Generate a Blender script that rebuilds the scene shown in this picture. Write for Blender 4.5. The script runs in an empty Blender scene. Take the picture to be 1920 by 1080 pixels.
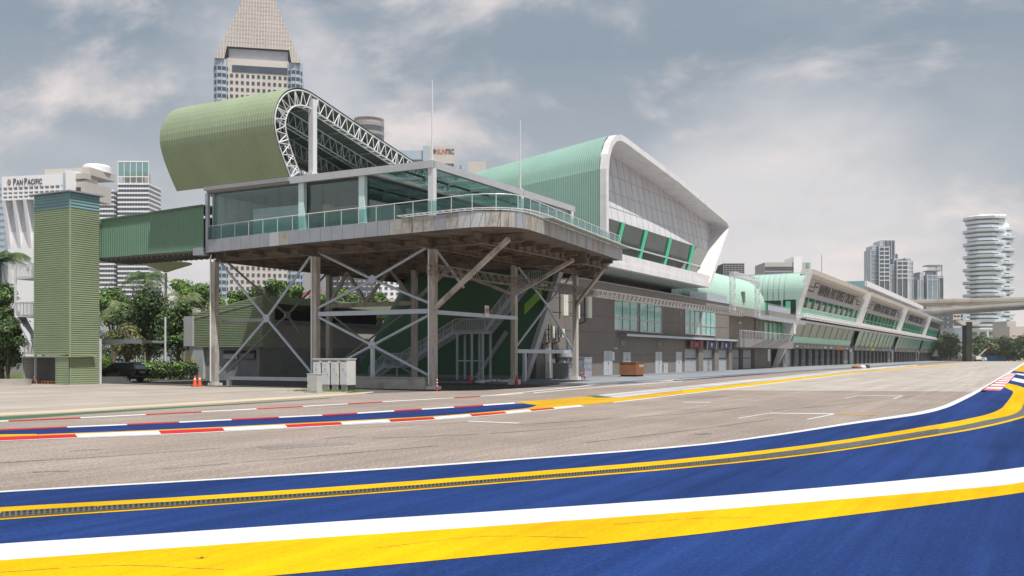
import bpy, math, random
from mathutils import Vector, Matrix, noise as mnoise
random.seed(7)
sc = bpy.context.scene
COL = sc.collection
F = 1788.0; HX = 960.0; HY = 668.0; CH = 2.2
UX, UY = 0.4807, 0.8769            # pit lane direction
VX, VY = 0.8769, -0.4807           # across, towards the track
def uv(u, v, z=0.0): return Vector((u*UX+v*VX, u*UY+v*VY, z))
def wd(x, y, z=0.0): return Vector((x, y, z))
def gr(px, py, z=0.0):             # ground position surveyed from the photograph
    Y = F*(CH-z)/(py-HY); return Vector(((px-HX)/F*Y, Y, z))
def wall(px, py, v):               # u, z of a spot on a facade plane v
    xr = (px-HX)/F; Y = v/(VX*xr+VY); return Y*(UX*xr+UY), CH+(HY-py)/F*Y
def front(px, py, u):              # v, z of a spot on a plane facing the camera side
    xr = (px-HX)/F; Y = u/(UX*xr+UY); return Y*(VX*xr+VY), CH+(HY-py)/F*Y
def at(px, py, Y): return Vector(((px-HX)/F*Y, Y, CH+(HY-py)/F*Y))

# ---------------------------------------------------------------- materials
M = {}
def mat(name, col, rough=0.7, metal=0.0, var=0.12, scale=1.0, var2=0.0, scale2=12.0, bump=0.0, bscale=30.0, stretch=None, spec=0.5, dirt_refl=None, dirt_refl_amt=0.0, dscale=0.4, rot=0.0):
    m = bpy.data.materials.new(name); m.use_nodes = True
    nt = m.node_tree; N = nt.nodes; L = nt.links
    b = N['Principled BSDF']; b.inputs['Roughness'].default_value = rough; b.inputs['Metallic'].default_value = metal
    b.inputs['Specular IOR Level'].default_value = spec
    tc = N.new('ShaderNodeTexCoord'); mp = N.new('ShaderNodeMapping')
    L.new(tc.outputs['Object'], mp.inputs['Vector'])
    mp.inputs['Rotation'].default_value = (0, 0, rot)
    if stretch: mp.inputs['Scale'].default_value = stretch
    def noise(s, d=4, vec=mp):
        n = N.new('ShaderNodeTexNoise'); n.inputs['Scale'].default_value = s; n.inputs['Detail'].default_value = d
        n.inputs['Roughness'].default_value = 0.6
        L.new(vec.outputs[0], n.inputs['Vector']); return n
    base = N.new('ShaderNodeRGB'); base.outputs[0].default_value = (*col, 1)
    cur = base.outputs[0]
    def mul(cur, nz, amt):
        r = N.new('ShaderNodeMapRange'); r.inputs['From Min'].default_value = 0.3; r.inputs['From Max'].default_value = 0.7
        r.inputs['To Min'].default_value = 1-amt; r.inputs['To Max'].default_value = 1+amt
        L.new(nz.outputs['Fac'], r.inputs['Value'])
        v = N.new('ShaderNodeVectorMath'); v.operation = 'SCALE'
        L.new(cur, v.inputs[0]); L.new(r.outputs[0], v.inputs['Scale']); return v.outputs[0]
    if var: cur = mul(cur, noise(scale), var)
    if var2: cur = mul(cur, noise(scale2, 2), var2)
    if dirt_refl:  # second colour: dirt on most materials, painted reflections on window glass
        n = noise(dscale, 6); r = N.new('ShaderNodeMapRange')
        r.inputs['From Min'].default_value = 0.5; r.inputs['From Max'].default_value = 0.68; r.inputs['To Max'].default_value = dirt_refl_amt
        L.new(n.outputs['Fac'], r.inputs['Value'])
        x = N.new('ShaderNodeMix'); x.data_type = 'RGBA'
        L.new(r.outputs[0], x.inputs['Factor']); L.new(cur, x.inputs['A']); x.inputs['B'].default_value = (*dirt_refl, 1)
        cur = x.outputs['Result']
    L.new(cur, b.inputs['Base Color'])
    if bump:
        n = noise(bscale, 3); bp = N.new('ShaderNodeBump'); bp.inputs['Strength'].default_value = bump; bp.inputs['Distance'].default_value = 0.02
        L.new(n.outputs['Fac'], bp.inputs['Height']); L.new(bp.outputs[0], b.inputs['Normal'])
    M[name] = m; return m
def glass(name, tint, refl=0.12, rough=0.02, op=0.0, body=(.05, .08, .08)):
    m = bpy.data.materials.new(name); m.use_nodes = True
    nt = m.node_tree; N = nt.nodes; L = nt.links
    N.remove(N['Principled BSDF']); out = N['Material Output']
    tr = N.new('ShaderNodeBsdfTransparent'); tr.inputs[0].default_value = (*tint, 1)
    gl = N.new('ShaderNodeBsdfGlossy'); gl.inputs['Roughness'].default_value = rough; gl.inputs['Color'].default_value = (.9, .95, .95, 1)
    df = N.new('ShaderNodeBsdfDiffuse'); df.inputs[0].default_value = (*body, 1)
    lw = N.new('ShaderNodeLayerWeight'); lw.inputs['Blend'].default_value = 0.5
    pw = N.new('ShaderNodeMath'); pw.operation = 'POWER'; pw.inputs[1].default_value = 4.0; L.new(lw.outputs['Facing'], pw.inputs[0])
    r = N.new('ShaderNodeMapRange'); r.inputs['To Min'].default_value = refl; r.inputs['To Max'].default_value = 0.75
    L.new(pw.outputs[0], r.inputs['Value'])
    m0 = N.new('ShaderNodeMixShader'); m0.inputs[0].default_value = op; L.new(tr.outputs[0], m0.inputs[1]); L.new(df.outputs[0], m0.inputs[2])
    mx = N.new('ShaderNodeMixShader'); L.new(r.outputs[0], mx.inputs[0]); L.new(m0.outputs[0], mx.inputs[1]); L.new(gl.outputs[0], mx.inputs[2])
    L.new(mx.outputs[0], out.inputs['Surface']); M[name] = m; return m
RZ = -math.radians(61.27)   # rotate so that x runs along the pit lane
ROADROT = -math.atan2(UY, UX)
def road(name, col, dark, amt=0.5, speck=0.35, streak=0.18, pale=None):
    m = bpy.data.materials.new(name); m.use_nodes = True
    nt = m.node_tree; N = nt.nodes; L = nt.links; b = N['Principled BSDF']
    b.inputs['Roughness'].default_value = 0.9; b.inputs['Specular IOR Level'].default_value = 0.08
    tc = N.new('ShaderNodeTexCoord'); rt = N.new('ShaderNodeMapping'); rt.inputs['Rotation'].default_value = (0, 0, ROADROT)
    L.new(tc.outputs['Object'], rt.inputs['Vector'])
    def nz(scale, sx, sy, det=4, rg=.6):
        mp = N.new('ShaderNodeMapping'); mp.inputs['Scale'].default_value = (sx, sy, 1); L.new(rt.outputs[0], mp.inputs['Vector'])
        n = N.new('ShaderNodeTexNoise'); n.inputs['Scale'].default_value = scale; n.inputs['Detail'].default_value = det; n.inputs['Roughness'].default_value = rg
        L.new(mp.outputs[0], n.inputs['Vector']); return n.outputs['Fac']
    cur = N.new('ShaderNodeRGB'); cur.outputs[0].default_value = (*col, 1); cur = cur.outputs[0]
    for f, a, lo, hi in ((nz(55, 1, 1, 2), speck, .35, .65), (nz(14, 1, 1, 3), speck*.5, .35, .65), (nz(.25, 1, 1, 5), .12, .3, .7), (nz(1.0, .05, 2.2, 4), streak, .35, .65), (nz(1.0, .012, .45, 3), streak*.8, .35, .65)):
        r = N.new('ShaderNodeMapRange'); r.inputs['From Min'].default_value = lo; r.inputs['From Max'].default_value = hi
        r.inputs['To Min'].default_value = 1-a; r.inputs['To Max'].default_value = 1+a
        L.new(f, r.inputs['Value'])
        v = N.new('ShaderNodeVectorMath'); v.operation = 'SCALE'; L.new(cur, v.inputs[0]); L.new(r.outputs[0], v.inputs['Scale']); cur = v.outputs[0]
    # scattered rubber marks and oil spots
    for f, lo, hi in ((nz(1.0, .22, 3.4, 5, .7), .60, .76), (nz(.9, 1, 1.6, 6, .65), .66, .78)):
        r = N.new('ShaderNodeMapRange'); r.inputs['From Min'].default_value = lo; r.inputs['From Max'].default_value = hi; r.inputs['To Max'].default_value = amt
        L.new(f, r.inputs['Value'])
        x = N.new('ShaderNodeMix'); x.data_type = 'RGBA'; L.new(r.outputs[0], x.inputs['Factor']); L.new(cur, x.inputs['A']); x.inputs['B'].default_value = (*dark, 1); cur = x.outputs['Result']
    if pale:
        f = nz(1.0, .10, 1.6, 6, .7); r = N.new('ShaderNodeMapRange'); r.inputs['From Min'].default_value = .52; r.inputs['From Max'].default_value = .80; r.inputs['To Max'].default_value = .5
        L.new(f, r.inputs['Value']); x = N.new('ShaderNodeMix'); x.data_type = 'RGBA'; L.new(r.outputs[0], x.inputs['Factor']); L.new(cur, x.inputs['A']); x.inputs['B'].default_value = (*pale, 1); cur = x.outputs['Result']
    L.new(cur, b.inputs['Base Color'])
    bp = N.new('ShaderNodeBump'); bp.inputs['Strength'].default_value = 0.35; bp.inputs['Distance'].default_value = 0.01
    L.new(nz(60, 1, 1, 3), bp.inputs['Height']); L.new(bp.outputs[0], b.inputs['Normal'])
    M[name] = m; return m

road('asphalt', (.265, .222, .196), (.12, .10, .09), .5, .55, .10)
road('asphalt_pale', (.36, .325, .295), (.19, .175, .16), .5, .35, .10)
road('asphalt_dark', (.11, .105, .10), (.08, .08, .08), .4, .25, .12)
road('concrete_yard', (.325, .29, .255), (.24, .20, .165), .7, .18, .16)
road('paint_blue', (.0135, .036, .138), (.014, .022, .065), .8, .28, .18, pale=(.03, .068, .22))
road('paint_blue_old', (.016, .034, .135), (.03, .04, .08), .5, .12, .15)
road('paint_yellow', (.60, .355, .002), (.33, .22, .03), .6, .10, .10)
road('paint_amber', (.50, .29, .02), (.25, .17, .05), .5, .12, .12)
road('paint_white', (.59, .595, .60), (.36, .35, .34), .6, .09, .08)
road('paint_pale', (.42, .42, .43), (.12, .13, .2), .8, .12, .35)
road('paint_red', (.43, .025, .03), (.2, .03, .03), .45, .12, .1)
road('paint_pink', (.52, .15, .16), (.42, .3, .3), .6, .12, .15)
road('paint_green', (.06, .13, .075), (.1, .11, .09), .6, .12, .15)
road('paint_beige', (.46, .39, .29), (.3, .26, .2), .5, .12, .1)
road('apron_grey', (.23, .25, .27), (.12, .13, .15), .4, .12, .12)
road('grass', (.085, .12, .03), (.05, .075, .02), .7, .4, .05)
road('soil', (.30, .25, .19), (.15, .15, .08), .7, .2, .1)
mat('lattice_dark', (.26, .23, .205), .8, .1, .15, 2)
mat('lattice_grey', (.36, .345, .33), .7, .2, .12, 2)
mat('galv', (.50, .53, .58), .45, .35, .08, 1.2, .05, 9)
mat('steel_blue', (.42, .47, .54), .5, .2, .08, 1.5)
mat('white_steel', (.66, .67, .69), .4, .1, .06, 1.2)
mat('column', (.44, .41, .37), .85, 0, .18, .7, .12, 9, dirt_refl=(.16, .115, .07), dirt_refl_amt=.8, dscale=.9, stretch=(1, 1, .3))
mat('column_base', (.62, .61, .58), .9, 0, .1, 3, dirt_refl=(.35, .3, .24), dirt_refl_amt=.6, dscale=2)
mat('rust_beam', (.19, .148, .115), .85, 0, .3, .9, .15, 7, dirt_refl=(.085, .06, .045), dirt_refl_amt=.8, dscale=1.1)
mat('deck_under', (.14, .118, .10), .9, 0, .25, .6, dirt_refl=(.07, .055, .045), dirt_refl_amt=.8)
mat('fascia', (.33, .35, .39), .45, .25, .07, 1.0, .04, 12)
mat('fascia_worn', (.38, .375, .355), .6, .1, .16, 2.0, .1, 9, dirt_refl=(.2, .18, .15), dirt_refl_amt=.7, dscale=2.2)
mat('fascia_pale', (.50, .52, .55), .5, .2, .1, 2.0, dirt_refl=(.33, .33, .32), dirt_refl_amt=.6, dscale=2)
mat('fascia_streaked', (.36, .345, .315), .65, .05, .2, 2.5, .1, 9, dirt_refl=(.13, .11, .085), dirt_refl_amt=.75, dscale=2.0, stretch=(2, 2, .25))
mat('roof_edge', (.47, .48, .51), .5, .2, .06, 1.0)
mat('joint_grey', (.42, .43, .45), .7)
mat('roof_under', (.27, .27, .28), .7, 0, .08, .6)
mat('olive_sheet', (.265, .325, .205), .5, .1, .09, .35, .04, 6)
mat('olive_trim', (.29, .345, .225), .55, .05, .08, .6)
mat('teal_louvre', (.20, .33, .36), .55, .05, .06, .8)
mat('bridge_green', (.13, .24, .165), .5, .05, .05, .5)
mat('bridge_under', (.13, .12, .11), .85)
mat('mint', (.25, .41, .345), .42, .12, .06, .25, .03, 5)
mat('mint_sheet', (.36, .53, .455), .45, .05, .05, .3)
mat('box_white', (.70, .70, .71), .45, .05, .05, .5, .03, 6, dirt_refl=(.5, .5, .49), dirt_refl_amt=.5, dscale=.7)
mat('sign_wall', (.31, .32, .36), .55, .0, .05, .6, dirt_refl=(.33, .33, .34), dirt_refl_amt=.5, dscale=.6, stretch=(1, 1, .25))
mat('box_panel', (.60, .61, .64), .55, .0, .05, .6, .03, 5, dirt_refl=(.46, .46, .47), dirt_refl_amt=.6, dscale=.8, stretch=(1, 1, .25))
mat('soffit', (.36, .40, .36), .7, 0, .06, .4)
mat('brown_wall', (.185, .165, .15), .88, 0, .08, .35, .03, 8, dirt_refl=(.24, .205, .17), dirt_refl_amt=.35, dscale=.25)
mat('brown_band', (.23, .215, .205), .85, 0, .08, .5)
mat('taupe', (.235, .215, .20), .88, 0, .1, .4, dirt_refl=(.17, .155, .14), dirt_refl_amt=.5, dscale=.3)
mat('taupe_bounce', (.40, .37, .34), .85, 0, .06, .5)  # lighter taupe with bounce light from the ground put into the colour
mat('grey_wall', (.27, .27, .28), .88, 0, .07, .5, dirt_refl=(.17, .17, .17), dirt_refl_amt=.5, dscale=.6)
mat('pale_grey', (.40, .40, .41), .8, 0, .06, .5)
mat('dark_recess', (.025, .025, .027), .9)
mat('black_metal', (.03, .03, .032), .6)
mat('green_wall', (.055, .165, .085), .6, 0, .1, .3, .03, 5)
mat('green_trim', (.10, .16, .12), .7)
mat('shutter', (.40, .42, .44), .55, .2, .05, .7)
mat('shutter_dark', (.055, .055, .058), .7)
mat('door_grey', (.45, .48, .51), .55, .1, .06, 1.5, dirt_refl=(.3, .3, .3), dirt_refl_amt=.3, dscale=2)
mat('cabinet_white', (.60, .60, .58), .6, 0, .06, 1.5, .05, 12, dirt_refl=(.4, .37, .3), dirt_refl_amt=.45, dscale=3)
mat('cabinet_face', (.55, .58, .61), .55, 0, .05, 1.5, .05, 12, dirt_refl=(.4, .38, .33), dirt_refl_amt=.4, dscale=3)
mat('cabinet_grey', (.43, .44, .42), .6, 0, .06, 2, dirt_refl=(.3, .28, .24), dirt_refl_amt=.5, dscale=3)
mat('concrete', (.42, .40, .37), .9, 0, .12, 1.0, .1, 12, dirt_refl=(.26, .22, .17), dirt_refl_amt=.7, dscale=1.1)
mat('concrete_dark', (.10, .10, .10), .9, 0, .12, 1.5)
mat('deck_concrete', (.47, .45, .42), .9, 0, .08, .12, dirt_refl=(.27, .245, .21), dirt_refl_amt=.6, dscale=.1)
mat('pier_green', (.022, .03, .018), .95, 0, .35, .3, .3, 2)
mat('cone_orange', (.80, .10, .02), .5, 0, .05)
mat('cone_red', (.55, .03, .02), .5, 0, .05)
mat('reflective', (.75, .75, .75), .4)
mat('antenna', (.62, .65, .56), .5)
mat('crate', (.28, .115, .055), .8, 0, .18, 1.8, .1, 12)
mat('banner_black', (.035, .022, .022), .6)
mat('banner_red', (.52, .03, .025), .6)
mat('banner_navy', (.02, .03, .12), .6)
mat('banner_gold', (.42, .33, .22), .6)
mat('mark_white', (.7, .7, .7), .6)
mat('mark_grey', (.33, .33, .34), .6)
mat('mark_dark', (.035, .037, .042), .6)
mat('mark_black', (.02, .022, .03), .55, 0, .3, 1.5)
mat('mark_orange', (.62, .16, .06), .6)
mat('mark_yellow', (.65, .45, .02), .6)
mat('mullion_green', (.10, .52, .32), .45, 0, .05)
mat('glass_green', (.09, .46, .33), .25, 0, .18, .12, spec=.8)
mat('glass_mint', (.30, .60, .44), .3, 0, .12, .12, dirt_refl=(.5, .58, .4), dirt_refl_amt=.3, dscale=.2)
mat('blind', (.36, .31, .28), .5, 0, .12, .3, spec=.7)
mat('lower_glass', (.30, .36, .32), .25, 0, .3, .25, spec=.8, dirt_refl=(.10, .25, .18), dirt_refl_amt=.6, dscale=.35)  # green noise tint paints hints of reflection on the panes
mat('office_glass', (.035, .035, .03), .06, 0, .5, .3, spec=1.0, dirt_refl=(.22, .14, .09), dirt_refl_amt=.55, dscale=.3)  # brown noise patches are reflection hints painted into the glass
mat('window_blue', (.17, .42, .38), .12, 0, .12, .35, spec=1.0, dirt_refl=(.42, .62, .56), dirt_refl_amt=.7, dscale=.45)  # pale patches stand in for reflections, painted into the glass colour
mat('box_glass', (.02, .035, .025), .04, 0, .5, .4, spec=.6, dirt_refl=(.07, .09, .04), dirt_refl_amt=.5, dscale=.5)  # noise patches paint faint reflections over the dark panes
mat('tower_glass', (.035, .05, .075), .12, 0, .35, .02, .2, .3, spec=1.0)
mat('tower_glass_pale', (.19, .25, .31), .15, 0, .25, .05, .2, .3, spec=1.0)
mat('tower_stone', (.57, .52, .475), .8, 0, .05, .05, .03, .6)
mat('tower_lattice', (.30, .27, .25), .8, 0, .12, .05, .15, .7)
mat('tower_rib', (.50, .45, .41), .8)
mat('tower_band', (.40, .48, .54), .5)
mat('hotel_white', (.86, .85, .86), .8, 0, .03, .02)
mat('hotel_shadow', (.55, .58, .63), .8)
mat('hotel_beige', (.50, .47, .43), .8, 0, .05, .03)
mat('letter_dark', (.06, .05, .05), .7)
mat('logo_brown', (.34, .16, .10), .6)
mat('conc_white', (.80, .84, .90), .7, 0, .04, .03)
mat('condo_white', (.58, .62, .66), .7)
mat('bark', (.13, .095, .065), .95, 0, .25, 3)
mat('palm_bark', (.22, .19, .15), .95, 0, .25, 3)
mat('leaf_dark', (.032, .062, .014), .6, 0, .5, .9, .4, 4)
mat('leaf_mid', (.075, .145, .026), .55, 0, .45, .9, .4, 4)
mat('leaf_bright', (.12, .22, .03), .55, 0, .4, .9, .4, 4)
mat('leaf_olive', (.12, .105, .03), .6, 0, .5, 1.1, .4, 4)
mat('leaf_far', (.05, .075, .028), .7, 0, .5, .25, .4, 1.2)
mat('palm_leaf', (.07, .12, .03), .5, 0, .35, .8, .3, 4)
mat('palm_pale', (.15, .19, .07), .5, 0, .35, .8, .3, 4)
mat('car_paint', (.008, .006, .008), .18, .0, .1, spec=.9)
mat('car_glass', (.02, .025, .03), .05, 0, .2, spec=1.0)
mat('tyre', (.015, .015, .015), .8)
mat('tail_red', (.25, .01, .01), .2)
mat('chrome', (.5, .5, .5), .25, .8)
mat('wood_slat', (.45, .31, .16), .6, 0, .15, 2)
mat('lounge_dark', (.16, .18, .19), .7)
mat('lounge_white', (.75, .8, .8), .6)
mat('lounge_floor', (.22, .23, .23), .4)
mat('post_cyan', (.62, .78, .78), .4, 0, .04)
mat('plastic_wrap', (.6, .62, .64), .35, 0, .3, 3)
mat('sign_red', (.55, .06, .05), .5)
mat('lime', (.28, .55, .06), .5)
mat('canopy_cream', (.46, .42, .37), .7)
mat('blue_tarp', (.02, .25, .55), .6)
mat('hut_roof', (.11, .16, .11), .8, 0, .1, .3)
mat('red_frame', (.5, .06, .05), .6)
mat('grate_metal', (.13, .13, .12), .5, .5, .2, 6)
mat('grate_dark', (.045, .045, .045), .9)
glass('glass_rail', (.66, .86, .83), .04, .02, .12, (.04, .12, .11))
glass('glass_lounge', (.82, .92, .91), .075, .01, .02, (.03, .05, .05))
glass('glass_roof', (.74, .92, .89), .06, .05, .2, (.18, .42, .38))

# ---------------------------------------------------------------- mesh builder
class MB:
    def __init__(s, f=uv): s.v = []; s.f = []; s.t = f
    def add(s, pts, faces):
        n = len(s.v); s.v += [s.t(*p) if not isinstance(p, Vector) else p for p in pts]
        s.f += [tuple(i+n for i in q) for q in faces]; return s
    def box(s, a0, a1, b0, b1, c0, c1):
        a0, a1 = min(a0, a1), max(a0, a1); b0, b1 = min(b0, b1), max(b0, b1); c0, c1 = min(c0, c1), max(c0, c1)
        p = [(a, b, c) for c in (c0, c1) for b in (b0, b1) for a in (a0, a1)]
        return s.add(p, [(0, 1, 3, 2), (4, 6, 7, 5), (0, 4, 5, 1), (2, 3, 7, 6), (0, 2, 6, 4), (1, 5, 7, 3)])
    def P(s, p): return p if isinstance(p, Vector) else s.t(*p)
    def beam(s, p, q, w, h=None, up=None):
        h = h or w; p = s.P(p); q = s.P(q); d = (q-p).normalized()
        r = up or (Vector((0, 0, 1)) if abs(d.z) < .95 else Vector((UX, UY, 0)))
        a = d.cross(r).normalized(); b = a.cross(d).normalized()
        c = [(-1, -1), (1, -1), (1, 1), (-1, 1)]
        pts = [e+a*(x*w/2)+b*(y*h/2) for e in (p, q) for x, y in c]
        return s.add(pts, [(3, 2, 1, 0), (4, 5, 6, 7)]+[(i, (i+1) % 4, 4+(i+1) % 4, 4+i) for i in range(4)])
    def tube(s, pts, r, n=8, r2=None):
        pts = [s.P(p) for p in pts]; k = len(pts); rings = []
        for i, p in enumerate(pts):
            d = (pts[min(i+1, k-1)]-pts[max(i-1, 0)]).normalized()
            ref = Vector((0, 0, 1)) if abs(d.z) < .9 else Vector((1, 0, 0))
            a = d.cross(ref).normalized(); b = a.cross(d)
            rr = r if r2 is None else r+(r2-r)*i/(k-1)
            rings += [p+(a*math.cos(t)+b*math.sin(t))*rr for t in [2*math.pi*j/n for j in range(n)]]
        fs = [(i*n+j, i*n+(j+1) % n, (i+1)*n+(j+1) % n, (i+1)*n+j) for i in range(k-1) for j in range(n)]
        fs += [tuple(range(n-1, -1, -1)), tuple((k-1)*n+j for j in range(n))]
        return s.add(rings, fs)
    def prism(s, A, B):             # two matching loops joined and capped
        n = len(A)
        return s.add(list(A)+list(B), [tuple(range(n-1, -1, -1)), tuple(range(n, 2*n))]+[(i, (i+1) % n, n+(i+1) % n, n+i) for i in range(n)])
    def grid(s, rows):              # rows of matching points
        n = len(rows[0]); k = len(rows)
        return s.add([p for r in rows for p in r], [(i*n+j, i*n+j+1, (i+1)*n+j+1, (i+1)*n+j) for i in range(k-1) for j in range(n-1)])
    def lathe(s, c, prof, n=12):    # prof: (r, z) from bottom to top
        c = s.P(c); pts = [c+Vector((r*math.cos(2*math.pi*j/n), r*math.sin(2*math.pi*j/n), z)) for r, z in prof for j in range(n)]
        k = len(prof)
        return s.add(pts, [(i*n+j, i*n+(j+1) % n, (i+1)*n+(j+1) % n, (i+1)*n+j) for i in range(k-1) for j in range(n)]+[tuple(range(n-1, -1, -1)), tuple((k-1)*n+j for j in range(n))])
    def truss(s, p, q, w, h, step, r=.04):
        p = s.P(p); q = s.P(q); d = (q-p); Ln = d.length; d = d/Ln
        ref = Vector((0, 0, 1)) if abs(d.z) < .9 else Vector((UX, UY, 0))
        a = d.cross(ref).normalized()*(w/2); b = a.cross(d).normalized()*(h/2)
        cs = [a+b, a-b, -a-b, -a+b]
        for c in cs: s.beam(p+c, q+c, r*1.5)
        n = max(1, int(round(Ln/step)))
        for i in range(n):
            t0 = p+d*(Ln*i/n); t1 = p+d*(Ln*(i+1)/n)
            for k in range(4):
                c0, c1 = (cs[k], cs[(k+1) % 4]) if i % 2 == 0 else (cs[(k+1) % 4], cs[k])
                s.beam(t0+c0, t1+c1, r)
            if i % 2 == 0:
                for k in range(4): s.beam(t0+cs[k], t0+cs[(k+1) % 4], r)
        return s
    def build(s, name, m, parent=None, smooth=False, origin=None, recalc=False):
        if origin is None: origin = parent['_o'] if parent is not None else (0, 0, 0)
        o = Vector(origin); me = bpy.data.meshes.new(name)
        me.from_pydata([p-o for p in s.v], [], s.f); me.materials.append(M[m]); me.update()
        if recalc:
            import bmesh
            bm = bmesh.new(); bm.from_mesh(me); bmesh.ops.recalc_face_normals(bm, faces=bm.faces); bm.to_mesh(me); bm.free()
        if smooth:
            for p in me.polygons: p.use_smooth = True
        ob = bpy.data.objects.new(name, me); COL.objects.link(ob)
        if parent is not None: ob.parent = parent; ob['_o'] = list(origin)
        else: ob.location = o; ob['_o'] = list(o)
        return ob
def tagit(o, label=None, cat=None, group=None, kind=None):
    if label: o['label'] = label
    if cat: o['category'] = cat
    if group: o['group'] = group
    if kind: o['kind'] = kind
    return o
def thing(name, label, cat, loc, group=None):
    o = bpy.data.objects.new(name, None); COL.objects.link(o); o.empty_display_size = .3
    o.location = loc; o['_o'] = list(loc); return tagit(o, label, cat, group)
def copy_tree(o, parent=None, loc=None, rz=None, label=None):
    c = o.copy(); COL.objects.link(c)
    if parent is not None: c.parent = parent
    if loc is not None: c.location = loc
    if rz is not None: c.rotation_euler = (0, 0, rz)
    if label: c['label'] = label
    for ch in KIDS.get(o.name, []) or [x for x in o.children]: copy_tree(ch, c)
    return c
KIDS = {}
def struct(mb, name, m, **k):
    o = mb.build(name, m, **k); o['kind'] = 'structure'; return o
def cr(pts, n=8):                    # Catmull-Rom through 2-D points
    P = [Vector(p) for p in pts]; P = [P[0]*2-P[1]]+P+[P[-1]*2-P[-2]]; out = []
    for i in range(1, len(P)-2):
        for k in range(n):
            t = k/n; a, b, c, d = P[i-1], P[i], P[i+1], P[i+2]
            out.append(.5*((2*b)+(c-a)*t+(2*a-5*b+4*c-d)*t*t+(3*b-a-3*c+d)*t**3))
    out.append(P[-2]); return out
def text(body, name, m, parent, pos, xdir, ydir, size, ext=.02, sx=1.0, bold=0.0, spacing=1.0):
    c = bpy.data.curves.new(name, 'FONT'); c.body = body; c.size = size; c.extrude = ext; c.offset = bold; c.space_character = spacing
    c.materials.append(M[m]); o = bpy.data.objects.new(name, c); COL.objects.link(o)
    x = Vector(xdir).normalized(); y = Vector(ydir).normalized(); z = x.cross(y).normalized(); y = z.cross(x)
    Mx = Matrix((x*sx, y, z)).transposed().to_4x4(); Mx.translation = Vector(pos)-(Vector(parent['_o']) if parent is not None else Vector())
    if parent is not None: o.parent = parent
    o.matrix_local = Mx; TEXTS.append(o); return o
TEXTS = []
def texts_to_mesh():                 # lettering becomes ordinary mesh
    bpy.context.view_layer.update(); dg = bpy.context.evaluated_depsgraph_get()
    for o in TEXTS:
        me = bpy.data.meshes.new_from_object(o.evaluated_get(dg)); n = bpy.data.objects.new('lettering', me); COL.objects.link(n)
        n.parent = o.parent; n.matrix_local = o.matrix_local.copy(); bpy.data.objects.remove(o)
# ---------------------------------------------------------------- ground, track and painted markings
struct(MB(wd).add([(-3500, -60, -.03), (3500, -60, -.03), (3500, 4200, -.03), (-3500, 4200, -.03)], [(0, 1, 2, 3)]), 'ground', 'asphalt_dark')
def gband(name, m, A, B, z, n=6):
    a = cr(A, n); b = cr(B, n); k = min(len(a), len(b))
    if len(a) != len(b):
        def rs(L, k): return [L[int(round(i*(len(L)-1)/(k-1)))] for i in range(k)]
        a, b = rs(a, k), rs(b, k)
    mb = MB(wd); mb.grid([[gr(p.x, p.y, 0)+Vector((0, 0, z)) for p in b], [gr(p.x, p.y, 0)+Vector((0, 0, z)) for p in a]])
    return struct(mb, name, m)
def gpoly(name, m, pts, z):
    mb = MB(wd); mb.add([gr(x, y)+Vector((0, 0, z)) for x, y in pts], [tuple(range(len(pts)))]); o = struct(mb, name, m)
    if o.data.polygons[0].normal.z < 0: o.data.flip_normals()
    return o
def upoly(name, m, pts, z):
    mb = MB(uv); mb.add([(u, v, z) for u, v in pts], [tuple(range(len(pts)))]); o = struct(mb, name, m)
    if o.data.polygons[0].normal.z < 0: o.data.flip_normals()
    return o
# main track (asphalt) and its paler resurfaced length
upoly('race_track', 'asphalt', [(-60, -62), (-60, 40), (900, 90), (900, -29), (66, -29)], 0)
gpoly('resurfaced_track', 'asphalt_pale', [(1180, 731.5), (1300, 731.5), (1848, 734.5), (1905, 692), (1950, 676.5), (1850, 676.2), (1700, 687.5), (1500, 707), (1330, 727)], .004)
gpoly('service_yard', 'concrete_yard', [(-700, 806), (0, 775.5), (320, 757.3), (640, 738.6), (660, 734.5), (560, 727.5), (400, 725.2), (183, 718.8), (0, 714), (-700, 714)], .002)
upoly('service_road', 'asphalt_dark', [(51.6, -90), (51.6, -34), (66, -30.2), (78, -40), (120, -40), (120, -90)], .004)  # asphalt coloured darker beneath the terrace to paint its shade deeper
# pit apron with a low kerb step
mb = MB(); mb.box(66, 500, -60, -29.6, -.1, .15); struct(mb, 'pit_apron', 'apron_grey')
# far ground
upoly('far_field', 'soil', [(486, -60), (486, 20), (1400, 400), (1400, -200)], .006)
gpoly('grass_field', 'grass', [(1775, 673.2), (1800, 672.7), (1872, 672.3), (1950, 672.6), (2300, 672.6), (2300, 670.3), (1700, 670.3)], .012)
upoly('grass_verge', 'grass', [(43, -69), (46.6, -70.5), (48, -71.6), (48, -120), (30, -120), (30, -69.5)], .03)
upoly('lawn', 'grass', [(62, -74), (64, -71), (64, -66.7), (92, -67), (140, -110), (100, -130), (60, -100)], .012)

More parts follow.
